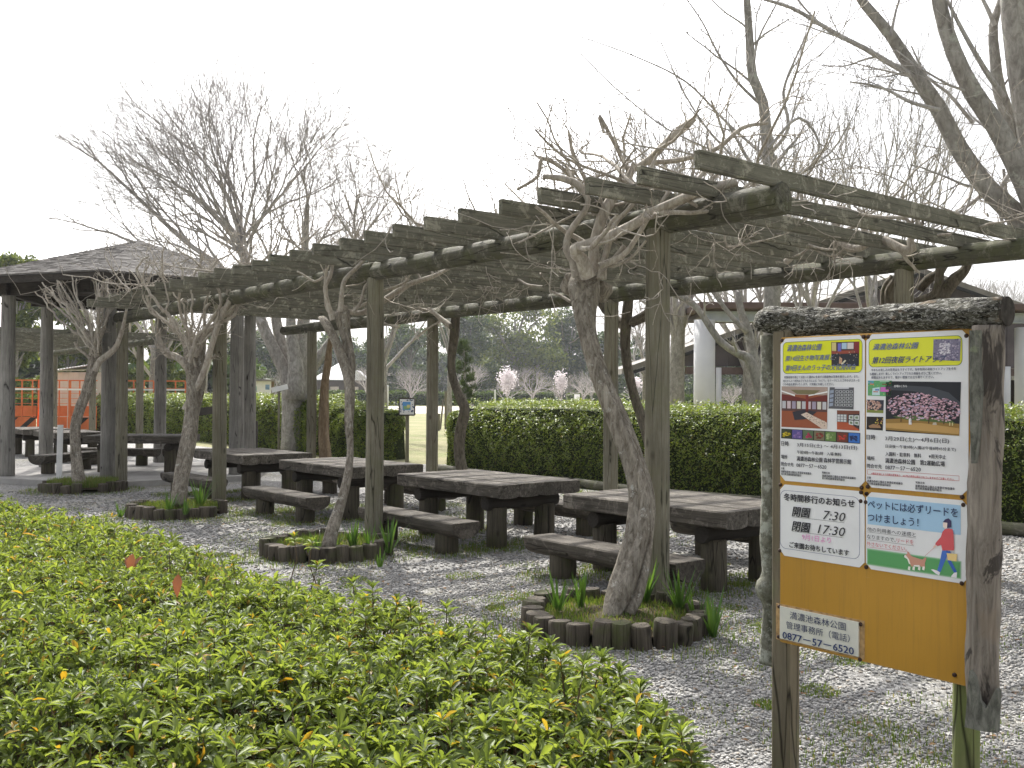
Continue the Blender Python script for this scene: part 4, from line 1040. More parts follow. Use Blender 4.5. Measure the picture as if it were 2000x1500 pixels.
# dry leaves lying about
def litter(n):
    Y = npr.uniform(4, 14, n); X = npr.uniform(-.5, .52, n)*Y; m = ~((Y < 7) & (X < .1*Y-.3)); X, Y = X[m], Y[m]; k = len(X)
    nn = unit(k)*.35+np.array([0, 0, 1.]); a, b, c = rot_frames(nn, npr.uniform(0, 6.28, k)); l_ = npr.uniform(.02, .05, k)
    return leaf_mesh(np.stack([X, Y, np.full(k, .022)], 1), a, b, c, l_, l_*.6, LEAF_F)
tag(link('leaf_litter', litter(700), M['dry_leaf']), kind='stuff')

# ============================================================ TREES
def tree(name, label, cat, loc, trunks, twigs, group=None, mats=('tree_bark', 'twig_far'), extra=None):
    root = empty(name, loc, 0, label, cat, group); rr = random.Random(len(twigs))
    mb = MB(); inv = Matrix.Translation(-root.location)
    for sp in trunks:
        v, f = tube_vf([Vector(q[:3]) for q in sp], [q[3] for q in sp], 12, True, .06, rr); mb.add(v, f, 0, inv)
    mb.obj('trunk', M[mats[0]], root, smooth=True)
    if twigs: link('crown', tubes_mesh([([p-root.location for p in a], b, c) for a, b, c in twigs]), M[mats[1]], root)
    return root
def G_(lv=4, wig=.1, up=.05, rmin=.006, kids=(1, 1, 1, 1, 0), ang=(18, 42), lr=(.5, .85), prob=.75, start=.15, taper=.4):
    return dict(lv=lv, wig=wig, up=up, rmin=rmin, kids=list(kids), ang=ang, lr=lr, prob=prob, start=start, taper=taper)
# the big multi stemmed tree whose limbs fan over the pergola roof
Yb = 28.; rr = random.Random(21)
tr = [limb([(578, 884, 62), (577, 840, 54), (576, 790, 50), (573, 762, 48), (560, 732, 30), (545, 703, 25), (530, 672, 23), (516, 642, 22), (500, 595, 20), (484, 540, 18), (473, 490, 17)], Yb),
      limb([(574, 800, 44), (570, 750, 38), (560, 705, 28), (548, 665, 22), (540, 630, 20), (536, 585, 16), (526, 530, 13)], Yb+.3),
      limb([(578, 790, 44), (582, 740, 40), (590, 690, 30), (592, 640, 26), (597, 570, 18), (597, 480, 13), (600, 400, 9)], Yb),
      limb([(576, 780, 40), (578, 720, 30), (572, 670, 24), (568, 620, 18), (575, 560, 14)], Yb-.4), limb([(580, 775, 34), (604, 725, 26), (630, 690, 20), (662, 640, 16), (686, 560, 13), (700, 480, 9)], Yb+.4)]
tw = []
def fan(x, y, n, a0, a1, L, r, lv, sd, dep=.6, Y=Yb, up=.008, ang=(9, 23), **k):
    q = random.Random(sd)
    for i in range(n):
        a = R(a0+(a1-a0)*(i+.5)/n+q.uniform(-5, 5)); d = Vector((math.sin(a), q.uniform(-dep, dep), math.cos(a)))
        dicho(tw, at(x+q.uniform(-4, 4), y+q.uniform(-12, 12), Y), d.normalized(), L*q.uniform(.85, 1.15), r*q.uniform(.8, 1.1), lv, q, ang, up=up, **k)
fan(473, 490, 12, -68, 28, 1.28, .055, 7, 31); fan(484, 540, 4, -74, 34, 1.24, .045, 6, 32); fan(526, 530, 3, -25, 42, 1., .04, 6, 33); fan(475, 470, 4, -35, 12, 1.42, .05, 6, 41)
fan(600, 400, 3, -20, 30, .62, .035, 5, 34); fan(597, 500, 3, -40, 45, .85, .04, 6, 35); fan(575, 560, 3, -45, 30, .9, .04, 6, 36); fan(700, 480, 4, -32, 42, .78, .04, 6, 37); fan(686, 560, 3, -20, 58, .85, .04, 6, 38)
for fpts in [((508, 615, 13), (440, 530, 12), (360, 470, 10), (290, 405, 8), (230, 350, 6)), ((512, 630, 12), (420, 555, 10), (330, 500, 8), (240, 465, 6))]:
    sp = limb(fpts, Yb-.3, .45); add_limb(tw, sp, 6)
    for i in range(4, len(sp), 3):
        d = (Vector(sp[i][:3])-Vector(sp[i-1][:3])).normalized(); d = (d+Vector((rr.uniform(-.3, .2), rr.uniform(-.5, .5), rr.uniform(.1, .7)))).normalized()
        dicho(tw, Vector(sp[i][:3]), d, .8, sp[i][3]*.6, 4, rr, (8, 22))
    d = (Vector(sp[-1][:3])-Vector(sp[-3][:3])).normalized(); dicho(tw, Vector(sp[-1][:3]), d, .7, sp[-1][3], 5, rr, (10, 24), up=.0)
tree('bare_tree', 'large bare tree with several stout stems fanning out above the left half of the pergola', 'tree', at(586, 830, Yb)*Vector((1, 1, 0)) if False else Vector((at(586, 830, Yb).x, Yb, 0)), tr, tw)
# grey tree just behind the board
Ya = 18.5; ta = [limb([(1512, 985, 62), (1508, 860, 54), (1505, 800, 48), (1508, 720, 38), (1508, 640, 34), (1508, 560, 33), (1512, 480, 30), (1512, 400, 27), (1500, 300, 24), (1490, 200, 20), (1470, 150, 19), (1463, 60, 16), (1455, -60, 12), (1450, -180, 9)], Ya),
               limb([(1505, 850, 26), (1490, 790, 24), (1478, 740, 22), (1462, 700, 20), (1440, 690, 15), (1405, 665, 14), (1375, 620, 13), (1350, 590, 12), (1320, 576, 12), (1290, 555, 9)], Ya-.4),
               limb([(1496, 800, 20), (1474, 710, 20), (1462, 650, 18), (1448, 610, 15), (1440, 570, 12)], Ya-.3),
               limb([(1460, 650, 11), (1430, 620, 9), (1400, 580, 9), (1380, 545, 6)], Ya-.4)]
tw = []; g2 = G_(3, .12, .05, .0035, (2, 1, 1, 0), (22, 60), (.45, .8), .65, .2, .4); rr = random.Random(5)
for pts in [((1505, 300, 14), (1540, 250, 12), (1530, 180, 10), (1560, 100, 7), (1600, 20, 4)), ((1492, 210, 10), (1440, 160, 9), (1400, 100, 7), (1370, 40, 5), (1320, -30, 3)), ((1500, 290, 12), (1560, 230, 10), (1600, 280, 8), (1580, 330, 6)),
            ((1512, 400, 12), (1560, 340, 10), (1620, 300, 7), (1660, 240, 4)), ((1510, 440, 12), (1450, 330, 10), (1380, 250, 7), (1330, 170, 5), (1290, 80, 3)), ((1470, 160, 9), (1480, 80, 8), (1520, 0, 5), (1540, -60, 3)),
            ((1500, 310, 10), (1420, 240, 8), (1340, 160, 6), (1240, 110, 4), (1130, 70, 3)), ((1505, 380, 10), (1400, 300, 7), (1300, 250, 5), (1200, 170, 4), (1120, 90, 3))]:
    sp = limb(pts, Ya+rr.uniform(-1.2, 1.2), .25, .62); add_limb(tw, sp, 6)
    for i in list(range(3, len(sp)-1, 4))+[len(sp)-1]:
        d = (Vector(sp[i][:3])-Vector(sp[i-1][:3])).normalized(); d = (d+(Vector((rr.uniform(-.6, .6), rr.uniform(-.6, .6), rr.uniform(-.1, .7))) if i < len(sp)-1 else Vector((0, 0, 0)))).normalized()
        dicho(tw, Vector(sp[i][:3]), d, .62, sp[i][3]*.6, 4, rr, (12, 32), wig=.12, rmin=.003)
for sp in ta[1:]: sprout(tw, sp, g2, rr, .25, 1, (.4, 1.1), .4, None, .5)
sprout(tw, ta[0], g2, rr, .3, 1, (.8, 1.8), .45, None, .4)
tree('bare_tree', 'grey barked bare tree with a low snaking limb, directly left of the notice board', 'tree', Vector((at(1510, 900, Ya).x, Ya, 0)), ta, tw)
# big tree at the right edge
Yr = 12.; tr = [limb([(2130, 1100, 110), (2110, 800, 92), (2085, 620, 84), (2060, 480, 72), (2035, 330, 64), (2010, 200, 58), (1992, 100, 52), (1980, 0, 50), (1968, -150, 42)], Yr),
                limb([(2075, 600, 50), (2030, 480, 46), (1990, 425, 42), (1930, 370, 38), (1870, 285, 34), (1835, 215, 32), (1790, 150, 28), (1740, 70, 22), (1690, 10, 18), (1650, -50, 14)], Yr),
                limb([(2060, 500, 48), (2020, 400, 44), (1985, 320, 42), (1945, 245, 38), (1900, 180, 35), (1862, 100, 30), (1835, 10, 27), (1820, -100, 22)], Yr-.3),
                limb([(2010, 330, 28), (1975, 240, 26), (1952, 180, 24), (1943, 110, 20), (1940, 50, 17), (1955, 0, 13), (1970, -80, 11)], Yr+.3)]
tw = []; g3 = G_(3, .12, .04, .0035, (2, 1, 1, 0), (25, 65), (.4, .75), .6, .2, .4); rr = random.Random(9)
for pts in [((1795, 155, 12), (1740, 125, 11), (1690, 95, 10), (1640, 70, 9), (1590, 40, 8), (1545, 15, 7), (1480, -5, 5)), ((1600, 45, 5), (1575, 20, 4), (1555, -5, 4)), ((1960, 190, 12), (1920, 130, 10), (1880, 60, 8), (1850, 0, 6)), ((1943, 50, 10), (1930, 20, 8), (1910, -20, 6)),
            ((1930, 370, 9), (1880, 410, 7), (1830, 440, 5), (1790, 455, 3)), ((1990, 420, 10), (1975, 470, 8), (1960, 330, 6)), ((1835, 215, 9), (1780, 200, 7), (1720, 170, 5), (1660, 160, 3)), ((1900, 240, 8), (1850, 180, 6), (1810, 150, 5), (1780, 90, 3)),
            ((1985, 320, 10), (1950, 380, 8), (1960, 440, 6), (1990, 470, 4)), ((1740, 70, 7), (1750, 20, 5), (1770, -40, 4)), ((1870, 290, 8), (1900, 330, 7), (1890, 400, 5), (1850, 480, 3))]:
    sp = limb(pts, Yr+rr.uniform(-.5, .5), .2); add_limb(tw, sp, 6); sprout(tw, sp, g3, rr, .4, 1, (.4, 1.1), .1, None, .55)
for sp in tr[1:]: sprout(tw, sp, g3, rr, .28, 1, (.6, 1.5), .2, None, .22)
tree('bare_tree', 'big bare tree leaning in from the right edge with thick limbs across the sky', 'tree', Vector((at(2120, 1000, Yr).x, Yr, 0)), tr, tw)
# other bare trees behind: drawn as open vases of branches
def vase_tree(x, ybase, ytop, halfw, Y, label, seed, name='bare_tree', cat='tree', group='bare trees behind the pergola', tw_px=12, nl=7, g=None, fork=.35, mats=('tree_bark', 'twig_far'), lean=0, z0=0., lv=5, ang=(10, 26), rmin=.0035):
    rr = random.Random(seed); tw = []; trs = []
    top = at(x, ytop, Y).z; base = Vector((at(x, ybase, Y).x, Y, z0)); H_ = top-z0; hw = halfw*Y/F; r0 = tw_px*.5*Y/F
    fk = base+Vector((lean*hw, 0, H_*fork))
    trs.append(spline([(*base, r0*1.25), (*(base.lerp(fk, .3)+Vector((rr.uniform(-.05, .05)*hw, 0, 0))), r0), (*fk, r0*.75)], .4))
    g = g or G_(3, .15, .02, .0035*Y/25, (2, 1, 1, 0), (22, 62), (.5, .85), .75, .15, .4)
    for i in range(nl):
        a = 6.283*i/nl+rr.uniform(-.4, .4); s = rr.uniform(.35, 1.); st_ = base.lerp(fk, rr.uniform(.55, 1.))
        end = base+Vector((math.cos(a)*hw*s, math.sin(a)*hw*s, H_*rr.uniform(.78, 1.0-.22*s)+0))
        mid = st_.lerp(end, .45)+Vector((math.cos(a)*hw*.12, math.sin(a)*hw*.12, -H_*.03))
        Lt = (end-st_).length; dicho(tw, st_, (mid-st_).normalized(), Lt*.27, r0*.4, lv, rr, ang, (.74, .88), .022, .1, rmin*Y/25)
    return tree(name, label, cat, base, trs, tw, group, mats)
VT = [(1585, 960, 30, 150, 24, 'slender bare tree rising right behind the end slats of the pergola', 1, 20, 9), (1705, 950, -40, 170, 22, 'bare tree with upright branches between the building gable and the top of the pergola', 2, 18, 9),
      (1325, 800, 130, 170, 32, 'pale bare trunk left of the white column, its crown above the pergola', 3, 34, 10), (1468, 800, 330, 130, 40, 'bare tree with a pinkish stout trunk under the canopy roof', 4, 34, 7),
      (745, 800, 300, 110, 36, 'thinner bare tree rising right of the big fan shaped tree', 6, 18, 8), (300, 800, 370, 130, 46, 'faint bare tree behind the shelter roof', 7, 16, 9), (200, 800, 440, 110, 60, 'small faint bare tree left of the shelter roof ridge', 8, 12, 8),
      (1770, 800, 500, 100, 60, 'distant bare tree just right of the building gable', 9, 14, 8), (1880, 800, 505, 110, 62, 'distant bare tree over the right end of the crossbar log', 10, 14, 8), (1975, 800, 490, 100, 58, 'distant bare tree at the right edge under the big tree', 11, 14, 8),
      (1260, 800, 500, 110, 55, 'bare tree between the building roof and the big curved vine', 12, 12, 8), (400, 800, 470, 100, 52, 'bare tree seen through the tangle of the third vine', 13, 14, 7), (880, 800, 330, 60, 45, 'narrow bare tree beyond the middle of the pergola roof', 14, 10, 6)]
for x, yb, yt, hw, Y, lb, sd, wp, nl in VT: vase_tree(x, yb, yt, hw, Y, lb, sd, tw_px=wp, nl=nl)
# young cherries beyond the path
gc = G_(2, .12, .03, .012, (2, 1, 0), (20, 55), (.45, .8), .75, .15, .4)
CH = [(922, 690, 45, 130, 'small bare cherry tree beside the pine'), (1040, 700, 55, 118, 'small spreading bare cherry tree between the two pink ones'), (1138, 708, 45, 122, 'small bare cherry tree right of the smaller pink blossoming one'),
      (803, 695, 32, 110, 'small bare cherry tree beyond the map sign'), (1155, 715, 30, 135, 'thin bare cherry tree behind its neighbour, next to the curved vine'), (525, 700, 40, 60, 'small bare tree beside the pale information board'), (720, 690, 40, 95, 'bare tree in front of the pale roofed house'), (1430, 735, 28, 95, 'small bare tree under the canopy between the columns')]
for i, (x, yt, hw, Y, lb) in enumerate(CH): vase_tree(x, 795, yt, hw, Y, lb, 30+i, 'cherry_tree', 'tree', 'young bare trees across the path', 5, 9, gc, .3, lv=4, ang=(16, 38), rmin=.0018)
for i, (x, yt, yb2, hw, Y, lb, n_) in enumerate([(991, 724, 761, 12, 112, 'fuller pink blossoming cherry tree beyond the hedge', 1500), (1095, 730, 763, 8.5, 118, 'smaller pink blossoming cherry tree beyond the hedge', 1000), (1240, 738, 758, 12, 110, 'pink blossoming cherry tree mostly hidden behind the first far post', 500)]):
    t = vase_tree(x, 795, yt, hw*2.2, Y, lb, 50+i, 'blossoming_cherry', 'tree', 'pink blossoming trees', 5, 7, gc, .3, lv=3)
    s = Y/F; p = npr.normal(0, 1, (n_, 3))*np.array([hw*s*.55, hw*s*.55, (yb2-yt)*s*.26])
    p[:, 0] *= 1-.25*np.sign(-p[:, 2])*np.minimum(1, np.abs(p[:, 2])); p[:, 2] += at(x, (yt+yb2)/2, Y).z
    a, b, c_ = rot_frames(unit(n_), npr.uniform(0, 6.28, n_)); link('blossom', leaf_mesh(p, a, b, c_, .2, .17, LEAF_S), M['blossom'], t)
# evergreens
def evergreen(x, ytop, hw, Y, label, seed, n=9000, mat='evergreen', name='evergreen_tree', cl=26, card=.5, squash=.5, group='evergreen trees closing the view', ybot=None, gap=1.):
    r = np.random.default_rng(seed); rr = random.Random(seed); base = Vector((at(x, 780, Y).x, Y, 0)); H_ = at(x, ytop, Y).z; W_ = hw*Y/F
    root = empty(name, base, 0, label, 'tree', group)
    tk = tube_vf([Vector((0, 0, 0)), Vector((.1*W_*.3, 0, H_*.4)), Vector((0, 0, H_*.85))], [W_*.07, W_*.05, W_*.015], 8)
    lines = [([Vector((0, 0, 0)), Vector((.03*W_, 0, H_*.4)), Vector((0, 0, H_*.85))], [W_*.07, W_*.05, W_*.015], 8)]
    cen = []; 
    for i in range(cl):
        a = r.uniform(0, 6.28); zz = r.uniform(.12, .95); s = math.sqrt(max(0, 1-((zz-.42)/.6)**2))*r.uniform(.35, 1.)
        c_ = np.array([math.cos(a)*W_*s*.8, math.sin(a)*W_*s*.8, H_*zz]); q = W_*r.uniform(.22, .4); cen.append((c_, q))
        lines.append(([Vector((0, 0, H_*zz*.6)), Vector(c_)*.6+Vector((0, 0, H_*zz*.3)), Vector(c_)], [W_*.03, W_*.02, W_*.008], 5))
    link('trunk', tubes_mesh(lines), M['tree_bark'], root)
    P_ = []
    for c_, q in cen:
        m = int(n/cl); d = r.normal(size=(m, 3)); d /= np.linalg.norm(d, axis=1, keepdims=True)
        rad = q*r.uniform(.45, 1.05, m)*(1+.25*lumps(d*2.2, 1.6, rr.randrange(999)))
        P_.append(c_+d*rad[:, None]*np.array([1, 1, .7]))
    p = np.concatenate(P_); k = len(p); nn = unit(k)+np.array([0, -.1, .6]); a, b, c_ = rot_frames(nn, r.uniform(0, 6.28, k)); l_ = card*r.uniform(.5, 1.4, k)
    link('crown', leaf_mesh(p, a, b, c_, l_, l_*.6, LEAF_S), M[mat], root); return root
EV = [(1005, 596, 105, 205, 'broad olive green evergreen with a domed crown beyond the two pink trees', 'evergreen_light', 16000), (905, 612, 70, 190, 'evergreen left of the broad domed one', 'evergreen', 11000), (1110, 600, 70, 215, 'tall evergreen right of the broad domed one, behind the curved vine', 'evergreen', 12000),
      (800, 640, 75, 200, 'dark evergreen above the map sign', 'evergreen', 11000), (730, 668, 55, 190, 'dark evergreen right of the pale roofed house', 'evergreen', 8000), (660, 640, 60, 230, 'dark evergreen rising behind the pale roofed house', 'evergreen', 8000), (1190, 650, 50, 200, 'dark evergreen just right of the curved vine', 'evergreen', 7000),
      (1260, 655, 45, 210, 'dark evergreen behind the first near post', 'evergreen', 7000), (560, 655, 60, 170, 'dark evergreen behind the multi stemmed tree', 'evergreen', 9000), (500, 640, 55, 160, 'dark evergreen above the information board', 'evergreen', 9000),
      (330, 620, 60, 75, 'yellow green tree behind the farther pergola', 'evergreen_light', 9000), (235, 600, 55, 80, 'bright green tree seen between the shelter posts', 'evergreen_light', 9000), (130, 590, 60, 85, 'bright green bushy tree between the two leftmost shelter posts', 'evergreen_light', 9000),
      (30, 485, 65, 70, 'tall green tree above the left end of the shelter roof', 'evergreen_light', 14000), (430, 650, 40, 120, 'dark tree behind the third vine', 'evergreen', 6000), (1385, 690, 50, 190, 'dark evergreen seen under the building roof', 'evergreen', 6000), (1450, 700, 50, 200, 'dark evergreen under the canopy, right of the large white column', 'evergreen', 6000), (1300, 700, 35, 180, 'small dark evergreen left of the white column', 'evergreen', 4000)]
for i, (x, yt, hw, Y, lb, mt, n_) in enumerate(EV): evergreen(x, yt, hw, Y, lb, 60+i, n_, mt, card=.55*Y/200+.12)
def woods(x0, x1, Y, ytop, n, sd):
    r = np.random.default_rng(sd); a, b = at(x0, 780, Y).x, at(x1, 780, Y).x; h = at(1000, ytop, Y).z
    x = r.uniform(a, b, n); top = h*(.8+.22*lumps(np.stack([x, 0*x, 0*x], 1), .14, sd)); z = top*r.uniform(0, 1, n)**.75; p = np.stack([x, Y+r.uniform(-6, 6, n), z], 1)
    aa, bb, cc = rot_frames(unit(n)+np.array([0, -.3, .6]), r.uniform(0, 6.28, n)); l_ = r.uniform(.7, 1.8, n)
    return leaf_mesh(p, aa, bb, cc, l_, l_*.65, LEAF_S)
tag(link('far_woods', woods(300, 1620, 250, 668, 42000, 5), M['evergreen']), kind='stuff')
tag(link('undergrowth', woods(-60, 480, 92, 690, 16000, 6), M['evergreen']), kind='stuff')
# pine by the far post, with loose tufts of needles
def pine(x, ytop, hw, Y, label):
    rr = random.Random(4); base = Vector((at(x, 790, Y).x, Y, 0)); H_ = at(x, ytop, Y).z; W_ = hw*Y/F; root = empty('pine_tree', base, 0, label, 'tree')
    lines = [([Vector((0, 0, 0)), Vector((.1, 0, H_*.5)), Vector((0, 0, H_))], [.09, .06, .02], 7)]; tips = []
    for i in range(46):
        z = H_*rr.uniform(.22, 1.); a = rr.random()*6.28; L = W_*(1.05-(z/H_)*.7)*rr.uniform(.6, 1.1); e = Vector((math.cos(a)*L, math.sin(a)*L, z+.25*L)); lines.append(([Vector((0, 0, z)), e], [.025, .01], 4))
        for t in (.45, .7, .85, 1.): tips.append(Vector((0, 0, z)).lerp(e, t))
    link('trunk', tubes_mesh(lines), M['tree_bark'], root)
    T = np.repeat(np.array([tuple(t) for t in tips]), 34, axis=0); n_ = len(T); a, b, c_ = rot_frames(unit(n_)+np.array([0, 0, .2]), npr.uniform(0, 6.28, n_)); link('crown', leaf_mesh(T, unit(n_)*.8+np.array([0, 0, .5]), b, c_, .24, .03, LEAF_S), M['pine'], root)
pine(905, 672, 32, 48, 'young pine with loose needle tufts beside a far pergola post')
o = MB().tube([at(871, 812, 46)*Vector((1, 1, 0)) if False else Vector((at(871, 800, 46).x, 46, 0)), Vector((at(871, 770, 46).x, 46, 1.75))], [.07, .07], 10).obj('tree_stake', M['post']); tag(o, 'short upright stake beside the young pine', 'stake', 'stakes propping the young pine')
o = MB().tube([Vector((at(860, 805, 45.6).x, 45.6, 0)), Vector((at(870, 775, 46).x-.09, 45.9, 1.4))], [.045, .04], 8).obj('tree_stake', M['post']); tag(o, 'slanting thin stake beside the young pine', 'stake', 'stakes propping the young pine')
o = MB().tube([Vector((at(857, 812, 44).x, 44, 0)), Vector((at(857, 800, 44).x, 44, .75))], [.06, .06], 8).obj('lawn_post', M['post']); tag(o, 'stubby wooden post on the lawn near the pine stakes', 'post')

# far hedge beyond the path, cut in runs
def far_hedge(x0, x1, Y, h, label, sd, n):
    a, b = Vector((at(x0, 780, Y).x, Y, 0)), Vector((at(x1, 780, Y).x, Y, 0)); L = (b-a).length; r = np.random.default_rng(sd)
    root = empty('far_hedge', (a+b)/2, 0, label, 'hedge', 'far hedges beyond the path')
    k = n; th = r.uniform(0, math.pi, k); x = r.uniform(-L/2, L/2, k); e = .15*lumps(np.stack([x, 0*x, 0*x], 1), .5, sd)
    p = np.stack([x, -np.cos(th)*1.1, np.abs(np.sin(th))**.5*(h+e)*np.sqrt(r.uniform(.75, 1, k))], 1); p[:, 2] = np.minimum(p[:, 2], h+e)
    p[:, 2] *= np.where(np.abs(p[:, 1]) > .8, r.uniform(0, 1, k), 1)
    aa, bb, cc = rot_frames(unit(k)+np.array([0, -.3, .7]), r.uniform(0, 6.28, k)); link('leaves', leaf_mesh(p, aa, bb, cc, .34, .2, LEAF_S), M['far_hedge'], root)
    MB().box(-L/2+.2, L/2-.2, -.85, .85, 0, h-.25, .3).obj('branches', M['core'], root)  # dark box added within the leaves to block light, no modelled twigs
far_hedge(600, 792, 140, 2., 'far clipped hedge left of the gap above the map sign', 1, 7000); far_hedge(808, 1085, 143, 1.9, 'far clipped hedge run behind the bare and pink cherry trees', 2, 9000); far_hedge(1108, 1250, 138, 1.7, 'far clipped hedge run behind the big curved vine', 3, 6000)
far_hedge(1270, 1450, 100, 1.5, 'far hedge seen behind the large white column', 4, 6000); far_hedge(20, 420, 62, 1.3, 'yellowish hedge behind the orange barriers', 5, 9000); far_hedge(1455, 1560, 96, 1.6, 'short far hedge right of the large white column', 6, 4000)

# ============================================================ BUILDINGS
def wbox(mb, a, b, mi=0, ch=.01): mb.box(min(a[0], b[0]), max(a[0], b[0]), min(a[1], b[1]), max(a[1], b[1]), min(a[2], b[2]), max(a[2], b[2]), ch, mi)
# canopy: red brown fascia and steel beam on white columns
Yc = 30.; X = lambda x, Y=Yc: at(x, 770, Y).x; Z = lambda y, Y=Yc, x=1500: at(x, y, Y).z
cn = empty('canopy', (X(1560), Yc, 0), 0, 'flat entrance canopy with red brown fascia and steel beam on white round columns', 'canopy')
I_ = Matrix.Translation(-cn.location)
def col(x0, x1, ytop, Y, parent, mat='grey_column', n=28):
    r = (x1-x0)/2*Y/F; h = Z(ytop, Y, x0); p = Vector((at((x0+x1)/2, 770, Y).x, Y, 0))
    mb = MB().tube([(0, 0, 0), (0, 0, h)], [r, r], n); o = link('column', mb.mesh(True), M[mat], parent); o.location = p-parent.location; return h
for cx0, cx1, yt in ((1355, 1396, 625), (1984, 2030, 640)): col(cx0, cx1, yt, Yc, cn)
mb = MB(); wbox(mb, (X(1360), Yc-.5, Z(606)), (X(2080), Yc+3.5, Z(593)), 0, .02); o = mb.obj('fascia', M['red_brown'], cn); o.location = -cn.location
mb = MB(); wbox(mb, (X(1370), Yc-.12, Z(612)), (X(2080), Yc+.12, Z(609))); wbox(mb, (X(1370), Yc-.03, Z(626)), (X(2080), Yc+.03, Z(611.5))); wbox(mb, (X(1370), Yc-.12, Z(629)), (X(2080), Yc+.12, Z(626)))
o = mb.obj('steel_beam', M['steel'], cn); o.location = -cn.location
mb = MB(); wbox(mb, (X(1375), Yc+.4, Z(616)), (X(2080), Yc+3.4, Z(607))); o = mb.obj('roof_underside', M['purple_panel'], cn); o.location = -cn.location
# main gabled building
Ym = 40.; X2 = lambda x: at(x, 770, Ym).x; Z2 = lambda y: at(1600, y, Ym).z
bd = empty('building', (X2(1600), Ym, 0), 0, 'large open park building with a shallow dark gabled roof and pale columns', 'building')
ex, ez, ax_, az_, rx, rz = X2(1215), Z2(722), X2(1795), Z2(520), X2(2380), Z2(722)
mb = MB(); D = 14.
def slope(mb, xa, za, xb, zb, y0, y1, t, mi=0):
    mb.add([(xa, y0, za), (xb, y0, zb), (xb, y1, zb), (xa, y1, za), (xa, y0, za-t), (xb, y0, zb-t), (xb, y1, zb-t), (xa, y1, za-t)], [[0, 1, 2, 3], [7, 6, 5, 4], [0, 4, 5, 1], [2, 6, 7, 3], [0, 3, 7, 4], [1, 5, 6, 2]], mi)
slope(mb, ex, ez, ax_, az_, Ym, Ym+D, .22); slope(mb, ax_+.002, az_, rx, rz, Ym, Ym+D, .22); o = mb.obj('roof', M['roof_edge'], bd); o.location = -bd.location
mb = MB(); slope(mb, ex+.3, ez-.13, ax_, az_-.235, Ym-.06, Ym-.0, .14); slope(mb, ax_, az_-.235, rx-.3, rz-.13, Ym-.06, Ym-.0, .14); o = mb.obj('rake_board', M['black'], bd); o.location = -bd.location
# gable panelling down to a level sill, with battens
sill = Z2(716); mb = MB(); mb.add([(ex+1.6, Ym+.3, sill), (rx-3.2, Ym+.3, sill), (rx-3.2, Ym+.3, ez+.85), (ax_, Ym+.3, az_-.24), (ex+1.6, Ym+.3, ez+.33)], [[0, 1, 2, 3, 4]])
mb.add([(ex+1.6, Ym+.45, sill), (rx-3.2, Ym+.45, sill), (rx-3.2, Ym+.45, ez+.85), (ax_, Ym+.45, az_-.24), (ex+1.6, Ym+.45, ez+.33)], [[4, 3, 2, 1, 0]])
for i in range(26):
    x = ex+3.6+i*.75
    if x > rx-3.5: break
    zt = az_-.5-(abs(x-ax_)/(ax_-ex))*(az_-ez)
    if zt > sill+.1: wbox(mb, (x-.02, Ym+.26, sill+.02), (x+.02, Ym+.297, zt), 0, .003)
o = mb.obj('gable_panel', M['purple_panel'], bd); o.location = -bd.location
mb = MB(); wbox(mb, (ex+2.6, Ym+.1, Z2(732)), (rx-2.6, Ym+.5, Z2(718))); o = mb.obj('eave_beam', M['red_brown'], bd); o.location = -bd.location
for x0, x1, yt in ((1398, 1409, 718), (1955, 1973, 716), (1700, 1712, 718)): col(x0, x1, yt, Ym-.2, bd, 'grey_column', 16)
mb = MB(); wbox(mb, (X2(1570), Ym+6, 0), (X2(2300), Ym+6.3, Z2(735))); o = mb.obj('wall', M['house_wall'], bd); o.location = -bd.location
mb = MB(); wbox(mb, (X2(1380), Ym-3, 0), (X2(2300), Ym+D, .14)); tag(mb.obj('building_floor', M['concrete']), kind='structure')
# pale hipped roof house
Yh = 165.; hx0, hx1 = at(612, 770, Yh).x, at(722, 770, Yh).x; hz = at(660, 741, Yh).z; hp = at(654, 708, Yh).z
hb = empty('house', ((hx0+hx1)/2, Yh, 0), 0, 'dark walled house with a pale pointed roof beyond the far hedge', 'house'); w = (hx1-hx0)/2
mb = MB().box(-w+.4, w-.4, 0, 8, 0, hz, .02); mb.obj('wall', M['house_wall'], hb)
ap = at(652, 770, Yh).x-hb.location.x
MB().add([(-w-.2, -.5, hz), (w+.2, -.5, hz), (w+.2, 8.5, hz), (-w-.2, 8.5, hz), (ap, 4, hp), (-w-.2, -.5, hz-.15), (w+.2, -.5, hz-.15), (w+.2, 8.5, hz-.15), (-w-.2, 8.5, hz-.15)], [[0, 1, 4], [1, 2, 4], [2, 3, 4], [3, 0, 4], [0, 5, 6, 1], [1, 6, 7, 2], [8, 7, 6, 5]]).obj('roof', M['light_roof'], hb)
g_ = MB().add([(w*.15, -.6, hz-.1), (w+.1, -.6, hz-.1), (w*.55, -.6, hz+1.5), (w*.55, 4, hz+1.5), (w*.15, 1, hz-.1), (w+.1, 1, hz-.1)], [[0, 1, 2], [0, 2, 3, 4], [1, 5, 3, 2]]); g_.obj('dormer', M['light_roof'], hb)
for wx in (-.25, .45): MB().box(w*wx-.7, w*wx+.7, -.05, .02, hz-2.6, hz-1.2, .02).obj('window', M['hut_wall'], hb)
